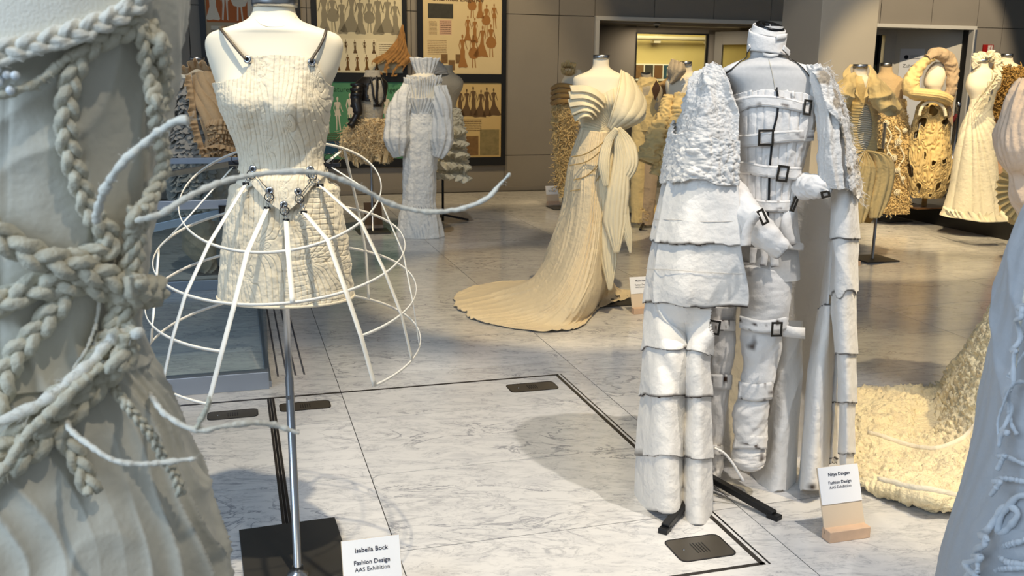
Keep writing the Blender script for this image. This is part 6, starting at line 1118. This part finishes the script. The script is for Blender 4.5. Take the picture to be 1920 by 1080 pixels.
# --- quilled rose skirt
Y = 9.6; r = thing('quilled_skirt_mannequin', 'mannequin in a tan skirt covered with quilled spirals over a shaggy hem', 'mannequin', G(1668, 402))
b = former(r, Y, [(108, 1642, 1663), (122, 1640, 1666), (130, 1628, 1680, .6), (142, 1624, 1690, .55), (165, 1630, 1684), (200, 1640, 1684), (240, 1640, 1694)], m=cloth('tan_form', 'b8a07c'))
g = garment(r, 'skirt', Y, [(170, 1652, 1688), (200, 1645, 1690), (240, 1640, 1695), (300, 1642, 1697), (350, 1644, 1698), (384, 1646, 1700)], M_CR3, 6, .006, ruff=.03)
def spiral(cx, cy, rad, tr=2.6, th=.0055):
    c = g.on(cx, cy, .035); a = np.linspace(0, tr*2*math.pi, 46); rr_ = rad*(1-a/a[-1]*.9); return tube('quilled_spiral', [c+np.array([r_*math.cos(q), -.006*q/3, r_*math.sin(q)]) for r_, q in zip(rr_, a)], th, M_CR2, r, 6)
for cx, cy, rad in ((1655, 217, .033), (1678, 252, .036), (1670, 282, .036), (1678, 305, .028), (1662, 327, .034), (1678, 346, .034), (1690, 230, .025), (1652, 250, .025), (1688, 320, .022), (1655, 300, .024)): spiral(cx, cy, rad)
for k, q in enumerate((((1655, 222), (1665, 240), (1658, 262), (1668, 280)), ((1682, 260), (1690, 280), (1680, 300), (1690, 330)), ((1660, 270), (1654, 290), (1664, 310), (1656, 330)), ((1672, 222), (1682, 235), (1672, 262)))): tube('quilled_strip', g.line(q, .035, 30), .008, M_CR2, r, 6)
curls(r, 'shaggy_hem', g, ((1644, 1698), (340, 380)), 900, M_CR3, 9, .05, .004); curls(r, 'shag', g, ((1645, 1695), (195, 340)), 900, M_CR3, 10, .035, .004); polebase(r, 1668, 398, top=.4)

# --- gown with cut holes, arms wrapped overhead
Y = 9.1; r = thing('wrapped_arms_mannequin', 'mannequin with tan sleeves wrapped over its head and a skirt full of torn holes', 'mannequin', G(1728, 382, PZ))
b = former(r, Y, [(98, 1744, 1758), (108, 1734, 1762), (125, 1726, 1764, .8), (142, 1724, 1760, .8), (155, 1730, 1756, .8), (175, 1726, 1760, .8)], cap=False)
P = Body(Y, [(172, 1728, 1768), (185, 1716, 1774), (210, 1708, 1774), (250, 1700, 1772), (300, 1696, 1776), (340, 1702, 1770), (362, 1706, 1758)], .75, nv=260).grid(300); u, v = UV(260, 300, True); nn = n2(u*19, v*8.5, 1, 12, 2); hol = (nn > .30) & (v > .12) & (v < .97); edge = np.clip((nn-.12)/.18, 0, 1)
P2 = P+flip(P)*(.020*edge+.010*np.sin(40*nn)*np.clip(1-edge, 0, 1)+.014*np.abs(fbm(P, 12, 4)))[..., None]; grid('holed_skirt', P2, M_CR1, r, closed=True, keep=~hol, thick=.006)
garment(r, 'inner_skirt', Y+.02, [(185, 1728, 1764), (260, 1722, 1760), (340, 1720, 1752)], cloth('dark_tan', 'b08a4c'), 5, .008, nu=80, nv=60)
arch = resample(mix(*[(1741+26*math.sin(a), 206-31*math.cos(a), Y-.22) for a in np.linspace(-1.5, 1.5, 9)]), 60); tube('skirt_rim', arch, .016, M_CR2, r, 8)
for nm, pts, rad, m_ in (('left_sleeve', ((1730, 165, 9.0), (1706, 160, 8.95), (1696, 145, 8.95), (1704, 122, 8.98), (1722, 100, 9.0), (1738, 88, 9.0)), [.05, .055, .075, .06, .045, .04], M_CR1), ('right_sleeve', ((1770, 190, 9.05), (1776, 150, 9.05), (1778, 115, 9.05), (1768, 90, 9.04), (1745, 80, 9.0), (1728, 92, 8.98)), [.035, .045, .05, .055, .05, .035], cloth('tan_cotton', 'b59f84'))):
    C = resample(mix(*pts), 100); R_ = np.interp(np.linspace(0, 1, 100), np.linspace(0, 1, len(rad)), rad); u2, v2 = UV(100, 48, True); Q = tube_pts(C, R_, 48); Q = Q+(Q-C[:, None])/R_[:, None, None]*(.004*np.sin(v2*60+7*n2(u2*4, v2*5, 1, 2))+crump(Q, .008, 12, 5))[..., None]; grid(nm, Q, m_, r, closed=True, thick=.003)
C = resample(mix((1702, 160, 8.9), (1730, 162, 8.84), (1755, 165, 8.84), (1774, 174, 8.9)), 90); u2, v2 = UV(90, 40, True); Q = tube_pts(C, .048, 40); Q = Q+(Q-C[:, None])*(.14*np.sin(u2*2*math.pi*14))[..., None]; grid('pleated_cuff', Q, M_CR1, r, closed=True)
for k in range(5): tube('fringe', mix((1770+2*k, 182, 8.98), (1774+1.5*k, 200, 8.96), (1772+2.2*k, 212+3*k, 8.96)), .006, cloth('tan_cotton', 'b59f84'), r, 5, 12)
c = G(1728, 382, PZ); box('base_plate', c+EZ*.006, RAX, (.20, .14, .006), mat('wood_base', '5a4028', .5), r); box('pole', c+EZ*.4, RAX, (.022, .012, .4), mat('wood_pole', 'a07c46', .6), r)
_d = np.array([r.location[0], r.location[1]]); _d = _d/np.linalg.norm(_d)*.42; r.location = (r.location[0]+_d[0], r.location[1]+_d[1], r.location[2])
cb = thing('folded_cloth', 'flat folded cream cloth lying on the black platform', 'cloth', G(1770, 378, PZ)); P = patch_pts([mix(g_(1745, 362, PZ+.01), g_(1765, 360, PZ+.01), g_(1780, 361, PZ+.01)), mix(g_(1745, 367, PZ+.05), g_(1765, 367, PZ+.05), g_(1780, 366, PZ+.05)), mix(g_(1745, 371, PZ+.01), g_(1765, 372, PZ+.01), g_(1780, 371, PZ+.01))], 60, 24); grid('cloth', P+EZ*(.012*np.abs(fbm(P, 12, 3)))[..., None], M_CR1, cb, thick=.006); cb.location.x += .2; cb.location.y += .05

# --- white gown with the ruffled collar
Y = 9.0; r = thing('ruffled_neck_mannequin', 'mannequin in a pale one-shoulder gown with a thick ruffle round the neck and pleated skirt', 'mannequin', G(1822, 385, PZ))
b = former(r, Y, [(97, 1823, 1843), (108, 1822, 1845), (118, 1812, 1858, .6), (128, 1806, 1866, .55), (145, 1804, 1862, .65), (165, 1812, 1852), (188, 1816, 1846), (215, 1806, 1852)])
garment(r, 'bodice', Y, [(120, 1842, 1868), (140, 1834, 1864), (158, 1818, 1856), (185, 1812, 1850), (200, 1808, 1852)], M_CR2, 4, .003, .003, off=.01, nv=80)
P = Body(Y, [(182, 1813, 1849), (205, 1803, 1854), (235, 1794, 1858), (280, 1789, 1862), (330, 1783, 1868), (375, 1772, 1880), (388, 1766, 1886)], .8, nv=200).grid(300); u, v = UV(200, 300, True); x, y = proj(P); an = np.arctan2(x-1813, y-170); fo = np.abs(np.sin(an*22+1.2*n2(an*6, v*1, 1, 3)))*np.clip((y-185)/60, .1, 1)*(x < 1860); P2 = P+flip(P)*(.022*fo+.004*fbm(P, 9, 3))[..., None]; grid('pleated_skirt', P2, M_CR2, r, closed=True, thick=.003)
nkp = mix(*[(1834+22*math.sin(a)*1.0, 104-22*math.cos(a)*.55, Y+.10*math.cos(a)) for a in np.linspace(-1.9, 1.3, 8)], (1852, 132, 8.84), (1840, 152, 8.80), (1828, 168, 8.80), (1816, 186, 8.82))
for k in range(3): ruffle(r, 'neck_ruffle', nkp+np.array([.0, -.012*k, -.01*k]), .085-.01*k, (.45, -.55, .7) if k else (.1, -.4, .9), M_CR2, 13+3*k, .026, k+2, 260, 8)
ruffle(r, 'train_edge', mix(g_(1772, 386, PZ+.05), g_(1795, 392, PZ+.05), g_(1840, 398, PZ+.05), g_(1890, 396, PZ+.05)), .12, (0, .8, .5), M_CR2, 10, .03, 7); polebase(r, 1822, 384, PZ, .9)
cd = card(6.95, 7.12, PZ, L1('Elena'), 'name card on the black platform before the ruffled pale gown', white=.45, w=.16, h=.24, wood=mat('gold_board', 'b99c62', .7))

# --- shaggy yoke gown
Y = 9.6; r = thing('shaggy_yoke_mannequin', 'mannequin with a shaggy straw coloured yoke over a pink skirt, rightmost on the platform', 'mannequin', G(1882, 374, PZ))
b = former(r, Y, [(86, 1869, 1889), (97, 1868, 1891), (105, 1856, 1906, .6), (115, 1852, 1914, .55), (150, 1858, 1906), (190, 1864, 1900)])
g = garment(r, 'gown', Y, [(108, 1856, 1908), (150, 1856, 1906), (190, 1860, 1902), (240, 1854, 1906), (300, 1850, 1910), (365, 1844, 1918)], cloth('pink_cotton', 'c6a184'), 9, .012, off=.01); curls(r, 'shaggy_yoke', g, ((1852, 1910), (108, 150)), 1500, cloth('straw_fringe', 'b28f52'), 9, .07, .0045); curls(r, 'shaggy_fringe', g, ((1854, 1908), (150, 196)), 420, cloth('straw_fringe', 'b28f52'), 10, .10, .003); polebase(r, 1882, 372, PZ, .6)

# --- pleated fan skirt
Y = 7.6; r = thing('fan_skirt_mannequin', 'sharply pleated golden fan skirt showing below the puffed gauze sleeve', 'mannequin', G(1925, 405, PZ))
A_ = at(1912, 330, Y); FP = Bag()
def fan(cx, cy, r0, r1, a0, a1, n, Yd, dz=.02):
    V = []; c = at(cx, cy, Yd)
    for i in range(2*n+1):
        a = math.radians(a0+(a1-a0)*i/(2*n)); o = np.array([0, -dz if i % 2 else dz, 0]); d = np.array([math.cos(a), 0, math.sin(a)]); V += [c+d*r0+o*.2, c+d*r1+o]
    return V, [(2*i, 2*i+1, 2*i+3, 2*i+2) for i in range(2*n)]
V, Fc = fan(1935, 330, .06, .30, 95, 275, 16, Y-.05, .022); mesh('fan_pleats', V, Fc, M_CR1, r, smooth=False, thick=.003); V, Fc = fan(1925, 296, .04, .20, 120, 235, 8, Y+.05, .018); mesh('fan_pleats', V, Fc, M_CR1, r, smooth=False, thick=.003)
garment(r, 'skirt', Y+.1, [(270, 1915, 1990), (330, 1905, 2000), (400, 1892, 2010)], M_CR1, 9, .02, nu=90, nv=60); garment(r, 'bodice', Y+.1, [(100, 1935, 1970), (130, 1925, 1985), (200, 1925, 1980), (270, 1915, 1990)], M_CR1, 6, .01, nu=80, nv=60)
# white lump of fabric by the fan
# --- rope barrier
sp = thing('rope_barrier_post', 'chrome barrier post with a dark red rope between the holed skirt and the pale gown', 'barrier', G(1776, 345, 0)); c = at(1777, 318, 10.6); c[2] = PZ
lathe('post', c+EZ*.02, [(.022, 0), (.022, .95), (.03, .96), (.03, 1.0), (.01, 1.01)], M_CHROME, sp, 20); lathe('foot', c, [(.16, 0), (.16, .015), (.03, .035)], M_CHROME, sp, 28)
tube('rope', [c+EZ*.9, c+np.array([-.12, 0, .72]), c+np.array([-.34, -.05, .56]), c+np.array([-.62, -.1, .54]), c+np.array([-1.0, -.1, .72])], .022, mat('red_velvet', '5e0f1c', .8), sp, 10, 40)

# --- fabric heaps glimpsed between the trousers and the cape, far garments behind the glass
for k, (x, y, w, lb) in enumerate(((1243, 407, .26, 'cream fabric heap on the floor between trousers and cape'), (1176, 395, .20, 'cream fabric heap on the floor left of the tan trousers'))):
    t = thing('fabric_heap', lb, 'fabric', G(x, y)); c = G(x, y); u, v = UV(60, 70, True); a = u*2*math.pi; R_ = w*(v)**.7; P = np.stack([c[0]+R_*np.cos(a), c[1]+R_*.6*np.sin(a), .01+.16*(1-v)**.6+0*u], -1); P = P+.03*np.abs(fbm(P, 14, k+3))[..., None]*[0, -.6, 1]; P = P+.012*fbm(P, 40, 3)[..., None]; P[..., 2] = np.maximum(P[..., 2], .004); grid('fabric', P, M_CR3, t, closed=True)
for k, (s, t_, lb, cc) in enumerate(((5.45, 13.7, 'far cream garment behind the glass, nearest the grey vestibule wall', 'd9c79a'), (6.12, 14.6, 'far pink garment behind the glass pane, second from the vestibule wall', 'c9a58c'), (6.62, 13.8, 'far brown garment behind the glass pane, beside the pale leaf fan', '8a6a48'), (7.25, 14.6, 'far pale garment behind the glass pane, nearest the open door', 'e0d6b8'))):
    c = RW(s, t_); r = thing('far_mannequin', lb, 'mannequin', c, 'far mannequins behind the glass'); m_ = cloth('far_cloth_'+('cream', 'pink', 'brown', 'pale')[k], cc); u, v = UV(60, 60, True); z = 1.48-1.3*v; R_ = np.interp(v[:, 0], [0, .05, .12, .3, .45, 1], [.04, .05, .18, .12, .17, .3]); P = np.stack([c[0]+R_[:, None]*np.cos(u*2*math.pi), c[1]+.7*R_[:, None]*np.sin(u*2*math.pi), z], -1); grid('dress', P+flip(P)*folds(u, v, 9, .012, k)[..., None], m_, r, closed=True); lathe('neck', c+EZ*1.46, [(.05, 0), (.048, .1), (.05, .13), (.001, .13)], M_FORM, r, 16); lathe('stand', c, [(.16, 0), (.16, .01), (.012, .015), (.012, .3)], M_BLACKM, r, 16)
fb = thing('far_poster', 'row of small dark posters on the yellow wall behind the glass', 'poster', RW(6.6, 15.17, 1.6)); wbox('sheet', 5.9, 7.5, 15.17, 15.19, 1.38, 1.66, M_CARD, fb)
for k in range(9): wbox('photo', 5.93+.175*k, 6.08+.175*k, 15.16, 15.17, 1.42, 1.64, mat(('print_umber', 'print_night', 'print_brown', 'print_blue')[k % 4], '5c4c34'), fb)
